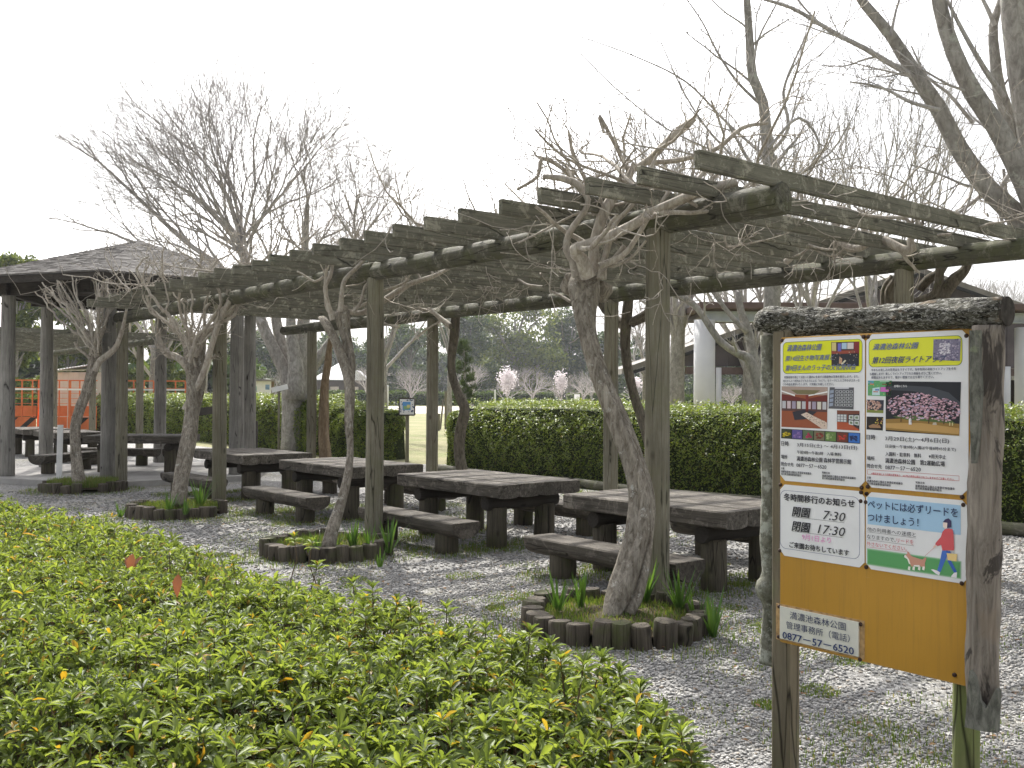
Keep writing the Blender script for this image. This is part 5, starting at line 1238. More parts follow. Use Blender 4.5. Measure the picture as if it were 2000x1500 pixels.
# pale hut behind the barriers
Yt = 44.; hx = at(160, 770, Yt).x
hu = empty('hut', (hx, Yt, 0), R(-18), 'small beige clad hut with a corrugated roof behind the orange barriers', 'hut'); zt = at(160, 728, Yt).z
mb = MB().box(-.45, 1.3, -1, 1, 0, zt, .01)
for i in range(7): mb.box(-.42+i*.28, -.40+i*.28, -1.012, -1.002, 0, zt-.02, .002)
mb.obj('wall', M['hut_wall'], hu)
mb = MB(); n_ = 34
for i in range(n_):
    x0 = -.95+i*2.6/n_; x1 = x0+2.6/n_; a0 = .03*(i % 2); a1 = .03*((i+1) % 2); s0 = zt+.02+(x0+.95)*.12; s1 = zt+.02+(x1+.95)*.12
    mb.add([(x0, -1.2, s0+a0), (x1, -1.2, s1+a1), (x1, 1.2, s1+a1+.1), (x0, 1.2, s0+a0+.1), (x0, -1.2, s0+a0-.05), (x1, -1.2, s1+a1-.05)], [[0, 1, 2, 3], [0, 4, 5, 1]])
mb.obj('roof', M['hut_roof'], hu)
# ============================================================ ORANGE BARRIERS
def barrier(x0, x1, Y, label, stripes, first=None):
    a = at(x0, 770, Y).x; b = at(x1, 770, Y).x; root = empty('barrier', (a, Y, 0), 0, label, 'barrier', 'orange barriers behind the shelter'); L = b-a; t = at(150, 742, Y).z
    mb = MB(); mb.box(0, L, -.02, .02, t-.05, t, .004)
    for i in range(int(L/.42)+1): x = min(L-.03, i*.42); mb.box(x, x+(.05 if i % 3 else .1), -.018, .018, .0, t-.05, .003)
    for k in range(5): mb.box(0, L, -.012, .012, t*.44+k*t*.1, t*.44+k*t*.1+.018, .002)
    mb.obj('frame', M['orange'], root); MB().box(.02, L-.02, .022, .03, t*.30, t*.50, .002).obj('panel', M['orange'], root)
    MB().box(0, L, -.06, -.025, t*.80, t*.80+.07, .004).obj('rail', M['white_paint'], root)
    if stripes:
        MB().box(.0, L, -.06, -.03, .12, t*.29, .004).obj('striped_panel', M['orange'], root); m2 = MB(); n_ = max(1, int(L/.75)); h = t*.29-.16
        for i in range(n_):
            x = .1+i*.75; m2.add([(x, -.064, .14), (x+.26, -.064, .14), (x+.26+h*1.1, -.064, .14+h), (x+h*1.1, -.064, .14+h)], [[0, 1, 2, 3]])
        m2.obj('stripe', M['black'], root)
    return root
barrier(-40, 72, 40, 'orange barrier with black stripes at the left edge between shelter posts', True); barrier(74, 132, 40.3, 'orange barrier with black stripes left of the beige hut', True); barrier(134, 190, 40, 'orange barrier in front of the beige hut', True)
barrier(240, 300, 41, 'orange barrier with a white rail behind the green hedge, left of the third vine', False); barrier(302, 362, 41.4, 'orange barrier nearest the third vine', False)
# ============================================================ SMALL SIGNS AND POSTS
def xy(x, Y): return Vector((at(x, 770, Y).x, Y, 0))
sp_ = gp(795, 903); sg = empty('map_sign', sp_, R(-4), 'small map sign on a square post in the lawn opening', 'sign'); Y = sp_.y; k = Y/F
zt, zb_ = at(789, 777, Y).z, at(789, 812, Y).z; w = 16.5*k
MB().box(-.04, .04, -.035, .035, 0, zt-.1, .004).obj('post', M['post'], sg)
MB().box(-w, w, -.06, -.037, zb_, zt, .03).obj('frame', M['leg'], sg)
fc = MB().box(-w+.03, w-.03, -.068, -.061, zb_+.03, zt-.03, .003); fc.obj('panel', M['white_paint'], sg)
mp = MB(); hh = zt-zb_; rr = random.Random(2)
def mq(x0, x1, z0, z1, mi, off=.07): mp.add([(-w+x0*2*w, -off, zb_+z0*hh), (-w+x1*2*w, -off, zb_+z0*hh), (-w+x1*2*w, -off, zb_+z1*hh), (-w+x0*2*w, -off, zb_+z1*hh)], [[0, 1, 2, 3]], mi)
mq(.24, .72, .32, .78, 0); mq(.3, .66, .36, .55, 1, .072); mq(.5, .7, .45, .62, 2, .074)
for i in range(26):
    a, b = rr.choice([(rr.uniform(.08, .2), rr.uniform(.15, .8)), (rr.uniform(.76, .88), rr.uniform(.15, .8)), (rr.uniform(.2, .8), rr.uniform(.14, .26)), (rr.uniform(.2, .8), rr.uniform(.82, .86))]); mq(a, a+rr.uniform(.04, .1), b, b+rr.uniform(.03, .07), 3, .072)
mp.obj('map', [plain('map_blue', (.12, .32, .62)), plain('map_green', (.25, .42, .2)), plain('map_yellow', (.65, .6, .25)), plain('map_print', (.06, .08, .16))], sg)
def pole(x, ytop, Y, w, label, mat='white_paint', name='marker_post', cat='post', rnd_=True, z0=0):
    p = xy(x, Y); h = at(x, ytop, Y).z; r = w*.5*Y/F; mb = MB()
    if rnd_: mb.tube([(0, 0, z0), (0, 0, h-r*.6), (0, 0, h)], [r, r, r*.55], 14)
    else: mb.box(-r, r, -r, r, z0, h, .006)
    o = mb.obj(name, M[mat]); o.location = p; tag(o, label, cat); return o
pole(756, 752, 55, 6, 'white round marker post on the lawn right of the second near pergola post')
pole(967, 761, 75, 3, 'thin white marker post beyond the long clipped hedge')
st_ = gp(115, 945); o = MB().box(-.045, .045, -.045, .045, 0, at(117, 830, st_.y).z, .005).obj('marker_stake', M['white_paint']); o.location = st_; o.rotation_euler = (0, R(.8), R(20)); tag(o, 'white square stake standing in front of the far left planter', 'stake')
pl = empty('information_board', xy(508, 58), R(10), 'pale roofed information board left of the big multi stemmed tree', 'information board'); k = 58/F; zt = at(500, 741, 58).z; zb_ = at(500, 776, 58).z
MB().box(-32*k, 24*k, -.05, .05, zb_, zt-.1, .01).obj('panel', M['white_paint'], pl); MB().box(-36*k, 30*k, -.5, .5, zt-.1, zt, .01).obj('roof', M['roof_edge'], pl)
for sx in (-32*k, 24*k): MB().box(sx-.08, sx+.08, -.07, .07, 0, zt-.11, .01).obj('post', M['vine_brown'], pl)
MB().box(-20*k, -6*k, -.06, -.052, zb_+.35, zt-.4, .004).obj('poster', plain('poster_green', (.35, .5, .42), var=.5, sc=4), pl); MB().box(10*k, 18*k, -.06, -.052, zb_+.45, zt-.3, .004).obj('poster', plain('poster_blue', (.2, .3, .45), var=.5, sc=4), pl)
as_ = empty('direction_sign', xy(545, 27.2), R(8), 'white slanting direction board fixed beside the big multi stemmed tree trunk', 'sign'); z_ = at(543, 759, 27.2).z
o = MB().box(-.2, .24, -.02, .02, -.07, .07, .004).obj('board', M['white_paint'], as_); o.location = (0, -.05, z_); o.rotation_euler = (0, R(-14), 0)
MB().box(-.03, .03, -.025, .025, 0, z_+.1, .003).obj('post', M['post'], as_)
nb_ = xy(1127, 108); o = MB().box(-.3, .3, -.03, .03, 1.0, 1.7, .01).add(*box_vf(-.05, .05, .04, .1, 0, 1.6)).obj('small_notice', M['white_paint']); o.location = nb_; tag(o, 'tiny white notice standing below the bare cherries, left of the curved vine', 'sign')
# tap stand beside a shelter post
tp = empty('tap_stand', gp(498, 905), 0, 'dark pillar with a silver tap between the shelter posts and the clipped hedge', 'tap'); k = tp.location.y/F; zt = at(498, 822, tp.location.y).z
MB().box(-.05, .05, -.05, .05, 0, zt, .01).obj('pillar', M['dark_wood'], tp)
MB().tube([(0, -.05, zt*.72), (0, -.16, zt*.72), (.01, -.19, zt*.69), (.01, -.19, zt*.6)], [.018, .018, .016, .014], 8).tube([(-.04, -.12, zt*.77), (.04, -.12, zt*.77)], [.01, .01], 6).obj('tap', M['metal'], tp)

# ============================================================ NOTICE BOARD
BA = Vector((.7965, 2.96, 0)); BX = (Vector((1.1518, 2.506, 0))-BA).normalized(); BY = Vector((-BX.y, BX.x, 0))
BW = .577
nbd = empty('notice_board', BA, math.atan2(BX.y, BX.x), 'orange park notice board with four white notices under a rough bark crossbar log', 'notice board')
def B(x, y, off=0.):
    """photo pixel -> (along the board, height) on the board's face"""
    a, b, c = ray(x, y); o = BA+BY*off
    # P = t*(a,b), (P-o).BY = 0
    t = (o.x*BY.x+o.y*BY.y)/(a*BY.x+b*BY.y); P = Vector((a*t, b*t, 0)); return (P-BA).dot(BX), EYE+c*t
INK = {}
def ink(*c):
    if c not in INK: INK[c] = plain('print_%02x%02x%02x' % c, lin(*c), .35, .35)
    return INK[c]
def locpt(x, y, Y):                       # pixel at a depth -> board-local place
    p = at(x, y, Y); d = p-BA; return Vector((d.dot(BX), d.dot(BY), p.z))
ply = N('orange_plywood', .45, .35); c_ = ply.coord('Object', (1.5, 1, 30)); a_ = ply.noise(c_, 3, 5, .7); w_ = ply.noise(ply.coord('Object'), 30, 5, .8); e_ = ply.noise(ply.coord('Object'), 2.5, 3)
cc = ply.mix(ply.ramp(e_, [(.35, 0.), (.7, 1.)]), (.43, .225, .03), (.52, .275, .04)); cc = ply.mix(ply.ramp(a_, [(.66, 0.), (.72, .35)]), cc, (.55, .42, .22)); cc = ply.mix(ply.ramp(w_, [(.70, 0.), (.74, .6)]), cc, (.50, .47, .36)); r_ = ply.noise(ply.coord('Object', (38, 1, 1.6)), 2., 5, .7); cc = ply.mix(ply.ramp(r_, [(.5, 0.), (.72, .5)]), cc, (.30, .17, .04)); ply.color(cc)
MB().box(0, BW, .0, .012, .873, 1.775, .003).obj('panel', ply.m, nbd)
M['board_post'] = wood('board_post_wood', (.15, .125, .085), (.26, .225, .16), (.16, .18, .08), 'Z', .35)
M['green_post'] = wood('green_post_wood', (.15, .16, .07), (.24, .24, .12), (.13, .17, .05), 'Z', .8)
p = locpt(1551, 1350, 3.02); MB().box(-.033, .033, .0, .06, 0, 1.80, .008).obj('post', M['board_post'], nbd, loc=(p.x, .013, 0))
p = locpt(1884, 1420, 2.56); o = link('post', log_mesh(1.80, .034, .032, 18, 8, .02), M['green_post'], nbd, loc=(p.x, .050, 0))
def rough_log(name, pts, mat, lump=.16, n=26, sd=1):
    rr = random.Random(sd); q = spline([(*p[0], p[1]) for p in pts], .018)
    v, f = tube_vf([Vector(a[:3]) for a in q], [a[3] for a in q], n, True, lump, rr)
    me = mesh_py(v, f, True); me.polygons.foreach_set('use_smooth', [len(x) == 4 for x in f]); return link(name, me, mat, nbd)
# crossbar
k3 = lambda w, Y: w*.5*Y/F
rough_log('crossbar', [(locpt(1489, 628, 3.06), k3(42, 3.06)), (locpt(1505, 626, 3.03), k3(54, 3.03)), (locpt(1560, 628, 2.97), k3(56, 2.97)), (locpt(1650, 627, 2.84), k3(50, 2.84)), (locpt(1750, 622, 2.70), k3(54, 2.70)),
                     (locpt(1850, 614, 2.56), k3(58, 2.56)), (locpt(1920, 610, 2.46), k3(60, 2.46)), (locpt(1964, 608, 2.42), k3(60, 2.42))], M['crossbar'], .13, 40, 4)
nc = locpt(1964, 608, 2.42); MB().tube([nc+Vector((.0005, 0, 0)), nc+Vector((.006, 0, 0))], [.0375, .036], 24).obj('cut_end', M['cut_end'], nbd)
deb = N('debarked_wood', .85, .2); c_ = deb.coord('Object', (14, 14, 1.4)); n1 = deb.noise(c_, 4, 7, .7, .5); n2 = deb.noise(deb.coord('Object', (3, 3, 1.2)), 3.5, 5, .7, .8)
cc = deb.mix(deb.ramp(n1, [(.35, 0.), (.65, 1.)]), (.10, .085, .07), (.29, .255, .215)); cc = deb.mix(deb.ramp(n2, [(.56, 0.), (.6, .9)]), cc, (.045, .038, .034)); n3 = deb.noise(deb.coord('Object', (2, 2, 1.5)), 5, 4); cc = deb.mix(deb.ramp(n3, [(.6, 0.), (.68, .6)]), cc, (.22, .175, .13)); deb.color(cc); deb.bump(n1, .8, .008)
rough_log('bark_log', [(locpt(1931, 636, 2.44), k3(58, 2.44)), (locpt(1929, 760, 2.44), k3(58, 2.44)), (locpt(1926, 900, 2.44), k3(60, 2.44)), (locpt(1922, 1000, 2.44), k3(60, 2.44)), (locpt(1922, 1100, 2.44), k3(64, 2.44)), (locpt(1920, 1180, 2.44), k3(60, 2.44)), (locpt(1919, 1300, 2.44), k3(60, 2.44)), (locpt(1920, 1395, 2.44), k3(57, 2.44))], deb.m, .09, 28, 5)
M['grey_bark'] = bark('grey_bark', (.07, .072, .06), (.19, .19, .165), (.2, .22, .15), 3., .3, .4, False)
for pts in ([(1893, 645), (1912, 645), (1911, 700), (1915, 760), (1910, 850), (1903, 905), (1897, 905), (1893, 800)], [(1893, 1310), (1902, 1322), (1912, 1370), (1925, 1385), (1945, 1345), (1950, 1350), (1946, 1432), (1915, 1428), (1884, 1420)]):
    f_ = [locpt(x, y, 2.385) for x, y in pts]; b_ = [q+Vector((0, .016, 0)) for q in f_]; n_ = len(f_)
    strip = MB().add(f_+b_, [list(range(n_)), list(range(n_, 2*n_))[::-1]]+[[i, i+n_, (i+1) % n_+n_, (i+1) % n_] for i in range(n_)])
    strip.obj('bark', M['grey_bark'], nbd)
lich = bark('lichen_bark', (.10, .10, .075), (.24, .235, .19), (.42, .43, .38), 2., .6, .8, False)
rough_log('bark_log', [(locpt(1507, 655, 3.08), k3(44, 3.08)), (locpt(1508, 800, 3.08), k3(42, 3.08)), (locpt(1507, 950, 3.08), k3(40, 3.08)), (locpt(1505, 1050, 3.08), k3(40, 3.08)), (locpt(1506, 1120, 3.08), k3(36, 3.08)), (locpt(1500, 1150, 3.08), k3(48, 3.08)), (locpt(1507, 1180, 3.08), k3(34, 3.08)), (locpt(1506, 1240, 3.08), k3(40, 3.08)), (locpt(1505, 1296, 3.08), k3(42, 3.08))], lich, .08, 22, 6)

def bez(pts): return pts
def rrect(x0, x1, z0, z1, r, n=6):
    out = []
    for cx, cz, a0 in ((x1-r, z1-r, 0), (x0+r, z1-r, 90), (x0+r, z0+r, 180), (x1-r, z0+r, 270)):
        for i in range(n+1): a = R(a0+90*i/n); out.append((cx+r*math.cos(a), cz+r*math.sin(a)))
    return out
class Print:
    """flat printed shapes on one sheet; layers stand .25 mm proud of each other"""
    def __init__(s, y0=-.0032): s.mb = MB(); s.ms = []; s.y0 = y0
    def m(s, c):
        k = ink(*c)
        if k not in s.ms: s.ms.append(k)
        return s.ms.index(k)
    def poly(s, pts, c, lay=0): s.mb.add([(x, s.y0-.00025*lay, z) for x, z in pts], [list(range(len(pts)))], s.m(c)); return s
    def ring(s, pts, t, c, lay=0):
        n = len(pts); cx = sum(p[0] for p in pts)/n; cz = sum(p[1] for p in pts)/n
        x0, x1 = min(p[0] for p in pts), max(p[0] for p in pts); z0, z1 = min(p[1] for p in pts), max(p[1] for p in pts)
        inn = [(cx+(p[0]-cx)*(1-2*t/(x1-x0)), cz+(p[1]-cz)*(1-2*t/(z1-z0))) for p in pts]
        y = s.y0-.00025*lay; s.mb.add([(x, y, z) for x, z in pts+inn], [[i, (i+1) % n, (i+1) % n+n, i+n] for i in range(n)], s.m(c)); return s
    def line(s, a, b, t, c, lay=1):
        dx, dz = b[0]-a[0], b[1]-a[1]; L = math.hypot(dx, dz); nx, nz = -dz/L*t/2, dx/L*t/2
        return s.poly([(a[0]-nx, a[1]-nz), (b[0]-nx, b[1]-nz), (b[0]+nx, b[1]+nz), (a[0]+nx, a[1]+nz)], c, lay)
    def obj(s, name, parent): return link(name, s.mb.mesh(recalc=False), s.ms, parent)
class Pic(Print):
    """a printed photograph: shapes given in fractions of the picture, between four photo-pixel corners (tl, tr, br, bl)"""
    def __init__(s, c4): super().__init__(); s.c = [B(*p) for p in c4]
    def P(s, u, v):
        tl, tr, br, bl = s.c; a = [tl[i]*(1-u)+tr[i]*u for i in (0, 1)]; b = [bl[i]*(1-u)+br[i]*u for i in (0, 1)]; return (a[0]*(1-v)+b[0]*v, a[1]*(1-v)+b[1]*v)
    def g(s, pts, c, lay=1): return s.poly([s.P(u, v) for u, v in pts], c, lay)
    def r(s, u0, v0, u1, v1, c, lay=1): return s.g([(u0, v0), (u0, v1), (u1, v1), (u1, v0)], c, lay)
    def dots(s, n, u0, v0, u1, v1, cols, sz, sd, lay=2, mask=None, asp=1.):
        rr = random.Random(sd)
        for i in range(n):
            for _ in range(20):
                u, v = rr.uniform(u0, u1), rr.uniform(v0, v1)
                if mask is None or mask(u, v): break
            q = sz*rr.uniform(.5, 1.3); a = rr.random()*6.28
            s.g([(u+q*math.cos(a+t), v+q*asp*math.sin(a+t)) for t in (0, 1.4, 2.9, 4.5)], rr.choice(cols), lay+i % 3)
        return s
def text(items, name, parent, y=-.0052):
    """items: (string, left pixel, right pixel, height in pixels, colour, bold, slant)"""
    V_, F_, MI, ms = [], [], [], []
    for st, a, b, hp, c, bold, sh in items:
        cu = bpy.data.curves.new('t', 'FONT'); cu.body = st; cu.size = 1.; cu.shear = sh; cu.resolution_u = 2; cu.fill_mode = 'FRONT'
        ob = bpy.data.objects.new('t', cu); COL.objects.link(ob); dg = bpy.context.evaluated_depsgraph_get(); me = bpy.data.meshes.new_from_object(ob.evaluated_get(dg))
        n = len(me.vertices)
        if n:
            co = np.empty(n*3); me.vertices.foreach_get('co', co); co = co.reshape(-1, 3)
            s0, z0 = B(*a); s1, z1 = B(*b); zc = (z0+z1)/2; depth = 2.96-.454*((s0+s1)/2)/BW; h = hp*depth/F
            x0, x1 = co[:, 0].min(), co[:, 0].max(); y0, y1 = co[:, 1].min(), co[:, 1].max()
            X_ = s0+(co[:, 0]-x0)/(x1-x0)*(s1-s0); Z_ = zc+((co[:, 1]-(y0+y1)/2)/max(1e-6, (y1-y0)))*h
            k = ink(*c)
            if k not in ms: ms.append(k)
            d_ = min(.035, bold*2.2)*h                      # heavier strokes: the same glyphs struck again a hair to each side
            for q_, (ox, oz) in enumerate(((0, 0), (d_, 0), (-d_, 0), (0, d_*.7), (0, -d_*.7)) if bold >= .006 else ((0, 0),)):
                o = len(V_); V_ += [(x+ox, y-.00006*q_, z+oz) for x, z in zip(X_, Z_)]
                for pl_ in me.polygons: F_.append([i+o for i in pl_.vertices]); MI.append(ms.index(k))
        bpy.data.objects.remove(ob); bpy.data.meshes.remove(me); bpy.data.curves.remove(cu)
    me = mesh_py(V_, F_); me.polygons.foreach_set('material_index', MI); return link(name, me, ms, parent)
def sheet_part(name, s0, s1, z0, z1, ch, label, mat, y=-.0026, t=.0016):
    pts = [(s0+ch, z1), (s0, z1-ch), (s0, z0+ch), (s0+ch, z0), (s1-ch, z0), (s1, z0+ch), (s1, z1-ch), (s1-ch, z1)] if ch else [(s0, z1), (s0, z0), (s1, z0), (s1, z1)]
    n = len(pts); mb = MB().add([(x, y, z) for x, z in pts]+[(x, y+t, z) for x, z in pts], [list(range(n)), list(range(n, 2*n))[::-1]]+[[i, (i+1) % n, (i+1) % n+n, i+n] for i in range(n)])
    return tag(mb.obj(name, mat, nbd), label)
paper = plain('laminated_paper', (.78, .78, .795), .28, .45, var=.035, sc=14)
zt, zs, zs2, zb = 1.771, B(1523, 938)[1], B(1521, 945)[1], B(1519, 1083)[1]
DK = (52, 52, 62); NV = (40, 52, 92); BLK = (45, 45, 52); GR = (88, 92, 110); RED = (200, 60, 75)
z1 = lambda X, Y: (1510+X/10, 640+Y/10); z2_ = lambda X, Y: (1680+X/9.09, 640+Y/9.09); z3 = lambda X, Y: (1510+X/10, 940+Y/10); z4 = lambda X, Y: (1690+X/7.895, 960+Y/7.895); z5 = lambda X, Y: (1510+X/10, 1160+Y/10)
za = lambda X, Y: (1480+X*.26, 560+Y*.26)
# --- upper left notice
P1 = sheet_part('poster', .003, .2825, zs, zt, .017, 'white notice with a yellow title panel and pictures of a wooden hall', paper)
pr = Print(); a = B(*z1(205, 590)); b = B(*z1(1755, 560)); t_ = B(*z1(900, 255))[1]; u_ = B(*z1(900, 890))[1]
rc = rrect(a[0], b[0], u_, t_, .014); pr.poly(rc, (222, 224, 40), 0).ring(rc, .0012, (90, 110, 60), 1)
pr.obj('title_panel', P1)
pc = Pic([z1(1150, 285), z1(1700, 270), z1(1690, 750), z1(1155, 740)]); pc.r(0, 0, 1, 1, (70, 52, 52), 2).r(.02, .02, .18, .38, (205, 190, 130), 3).r(.24, .06, .36, .4, (110, 110, 190), 3).r(.38, .04, .56, .3, (170, 195, 215), 3).r(.58, .04, .8, .3, (215, 205, 200), 3).r(.82, 0, 1, .5, (130, 50, 55), 3).r(0, .36, .85, .5, (150, 75, 60), 3)
pc.g([(0, .5), (.1, 1), (1, 1), (1, .45), (.5, .5)], (45, 48, 58), 3).g([(.3, .62), (.4, .7), (.38, .95), (.28, .9)], (200, 160, 130), 4).g([(.35, .92), (.5, .75), (.55, .78), (.4, .97)], (220, 215, 190), 4).dots(50, .05, .4, .95, .95, [(60, 62, 75), (120, 90, 80), (190, 180, 160), (40, 60, 55)], .02, 3, 4); pc.obj('picture', P1)
pc = Pic([z1(180, 1145), z1(1078, 1160), za(525, 1068), za(182, 1052)]); pc.r(0, 0, 1, 1, (150, 82, 55), 0).r(0, 0, 1, .2, (170, 150, 140), 1).g([(.2, .08), (.85, .08), (.72, .18), (.34, .18)], (120, 112, 80), 2).g([(0, .13), (0, .1), (.3, .2), (.3, .24)], (235, 235, 235), 2).g([(1, .13), (1, .1), (.6, .2), (.6, .23)], (235, 235, 235), 2)
pc.g([(0, .18), (.55, .3), (1, .18), (1, .34), (0, .34)], (110, 45, 42), 1).r(0, .34, 1, .6, (90, 62, 60), 1)
for i in range(9): pc.r(.02+i*.11, .36, .1+i*.11, .54, [(190, 190, 195), (205, 185, 190), (160, 150, 170), (210, 205, 190)][i % 4], 2)
pc.r(.54, .2, .6, .7, (130, 50, 45), 3).g([(.25, .62), (.5, .56), (.78, .6), (.6, .78), (.3, .82)], (52, 50, 60), 3).g([(.44, .68), (.56, .62), (1, .85), (1, 1), (.9, 1)], (215, 195, 180), 4).dots(40, .5, .66, .98, .95, [(235, 225, 215), (160, 130, 120), (110, 100, 90)], .012, 5, 5, lambda u, v: abs((v-.66)-(u-.5)*.5) < .07); pc.obj('picture', P1)
pc = Pic([za(545, 755), za(727, 757), za(724, 922), za(536, 915)]); pc.r(0, 0, 1, 1, (92, 92, 98), 0).r(.22, 0, .8, .07, (205, 205, 210), 1)
for i in range(5):
    for j in range(5): pc.r(.26+i*.145, .14+j*.155, .375+i*.145, .25+j*.155, (190, 192, 195), 1).r(.285+i*.145, .16+j*.155, .35+i*.145, .23+j*.155, (60, 64, 66), 2)
for j in range(4): pc.g([(.03, .15+j*.2), (.18, .12+j*.2), (.18, .26+j*.2), (.03, .3+j*.2)], (150, 160, 180), 1)
pc.obj('picture', P1)
pc = Pic([za(600, 928), za(770, 932), za(768, 1082), za(600, 1072)]); pc.r(0, 0, 1, 1, (120, 72, 58), 0).g([(0, .6), (.5, .62), (1, .9), (1, 1), (0, 1)], (175, 85, 55), 1).r(0, .2, .45, .6, (110, 112, 118), 1).g([(.5, .2), (1, .16), (1, .95), (.5, .62)], (55, 52, 58), 1)
for i in range(3):
    for j in range(3): pc.r(.03+i*.14, .22+j*.13, .14+i*.14, .32+j*.13, (205, 208, 210), 2)
for i in range(2):
    for j in range(2): pc.g([(.54+i*.24, .24+j*.26), (.74+i*.24, .23+j*.28), (.74+i*.24, .46+j*.28), (.54+i*.24, .44+j*.26)], (215, 220, 220), 2).g([(.58+i*.24, .29+j*.26), (.7+i*.24, .28+j*.28), (.7+i*.24, .41+j*.28), (.58+i*.24, .4+j*.26)], (120, 135, 110), 3)
pc.obj('picture', P1)
pc = Pic([za(182, 1065), za(775, 1098), za(774, 1180), za(180, 1138)]); pc.r(0, 0, 1, 1, (35, 38, 40), 0)
for i, (bgc, fc_) in enumerate([((55, 62, 40), (225, 200, 50)), ((95, 85, 150), (160, 130, 200)), ((90, 110, 80), (205, 70, 110)), ((120, 115, 90), (150, 70, 60)), ((100, 130, 70), (170, 190, 130)), ((110, 60, 50), (200, 60, 50)), ((60, 115, 195), (40, 60, 110))]):
    u0 = i/7+.006; u1 = (i+1)/7-.006; pc.r(u0, .06, u1, .94, bgc, 1).dots(14, u0+.025, .25, u1-.025, .75, [fc_, tuple(int(x*.8) for x in fc_)], .018, i, 2, None, 6.)
pc.obj('picture', P1)
TT = (108, 118, 150)
text([('満濃池森林公園', z1(290, 395), z1(975, 385), 12.5, TT, .012, .35), ('第14回生き物写真展と', z1(255, 595), z1(1210, 585), 10.5, TT, .012, .35), ('第9回まんのうっ子の文化発表会', z1(255, 780), z1(1645, 775), 11.5, TT, .012, .35),
      ('　来園者等を通じて出会った園内に生息する動植物の写真を展示します。また、', z1(235, 955), z1(1700, 968), 5.2, GR, .006, 0), ('地元まんのう町内の子どもたちによる「みどり」をテーマにした工作やポスターな', z1(215, 1030), z1(1710, 1040), 5.2, GR, .006, 0), ('どの作品を展示いたします。お気軽にお越しください。', z1(210, 1100), z1(1210, 1110), 5.2, GR, .006, 0),
      ('日時', za(185, 1175), za(240, 1180), 9, DK, .01, 0), ('3月15日(土) ～ 4月13日(日)', za(303, 1185), za(755, 1215), 9, DK, .006, 0), ('午前9時～午後5時　入場 無料', za(303, 1240), za(636, 1262), 6.8, DK, .008, 0), ('場所', za(183, 1276), za(230, 1279), 8, DK, .01, 0), ('満濃池森林公園 森林学習展示館', za(300, 1287), za(708, 1318), 9.4, DK, .01, 0),
      ('問合せ先', za(183, 1330), za(277, 1336), 7.8, DK, .008, 0), ('0877－57－6520', za(298, 1338), za(523, 1356), 7, DK, .006, 0), ('主催', za(183, 1363), za(207, 1364), 4.5, DK, .008, 0), ('満濃池森林公園自主事業促進協議会', za(183, 1385), za(410, 1404), 4.6, DK, .008, 0), ('香川県造園事業協同組合', za(183, 1405), za(335, 1417), 4.6, DK, .008, 0),
      ('実施主体', za(490, 1395), za(550, 1399), 4.5, DK, .008, 0), ('満濃池森林公園自主事業促進協議会', za(490, 1417), za(745, 1439), 4.6, DK, .008, 0), ('香川県造園事業協同組合', za(490, 1437), za(662, 1450), 4.6, DK, .008, 0)], 'lettering', P1)
# --- upper right notice
P2 = sheet_part('poster', .2868, .5735, zs+.002, zt, .017, 'white notice with a yellow title panel and a night picture of lit cherry blossom', paper)
pr = Print(); a = B(*z2_(165, 450)); b = B(*z2_(1825, 420)); t_ = B(*z2_(900, 175))[1]; u_ = B(*z2_(900, 688))[1]; rc = rrect(a[0], b[0], u_, t_, .014); pr.poly(rc, (222, 224, 60), 0).ring(rc, .0012, (90, 110, 60), 1); pr.obj('title_panel', P2)
pc = Pic([z2_(1315, 205), z2_(1800, 200), z2_(1785, 590), z2_(1305, 575)]); pc.r(0, 0, 1, 1, (128, 122, 145), 2).dots(150, .02, .02, .98, .98, [(190, 182, 200), (95, 92, 120), (165, 155, 175), (140, 135, 160)], .035, 8, 3).dots(60, .26, .2, .62, .75, [(225, 220, 226), (205, 200, 212)], .045, 9, 6); pc.obj('picture', P2)
pc = Pic([za(966, 710), za(1532, 716), za(1518, 1120), za(966, 1085)]); pc.r(0, 0, 1, 1, (36, 38, 46), 0).g([(0, .1), (.3, .08), (.6, .1), (.85, .2), (1, .38), (1, .48), (.75, .32), (.4, .19), (0, .17)], (68, 72, 80), 1)
pc.g([(0, .76), (.3, .72), (1, .78), (1, 1.), (0, .97)], (150, 118, 62), 1).g([(0, .84), (.5, .8), (1, .86), (1, .97), (0, .93)], (190, 152, 92), 2).g([(.1, .7), (.45, .66), (.9, .72), (.95, .78), (.3, .75)], (88, 108, 60), 2)
crown = lambda u, v: (((u-.42)/.40)**2+((v-.48)/.26)**2 < 1) or (((u-.78)/.22)**2+((v-.53)/.22)**2 < 1)
pc.dots(620, .01, .2, .99, .74, [(205, 165, 178), (225, 190, 200), (175, 135, 150), (150, 118, 132), (192, 178, 205)], .02, 11, 3, crown, .8)
for u in (.22, .36, .6, .8): pc.g([(u, .6), (u+.012, .6), (u+.008, .8), (u-.006, .8)], (80, 60, 50), 6)
pc.g([(.33, .74), (.35, .7), (.37, .74), (.37, .84), (.33, .84)], (228, 224, 224), 6).g([(.66, .78), (.7, .77), (.71, .82), (.65, .82)], (190, 180, 165), 6).r(.87, .76, .885, .82, (215, 205, 150), 6).r(.905, .76, .92, .82, (215, 205, 150), 6); pc.obj('picture', P2)
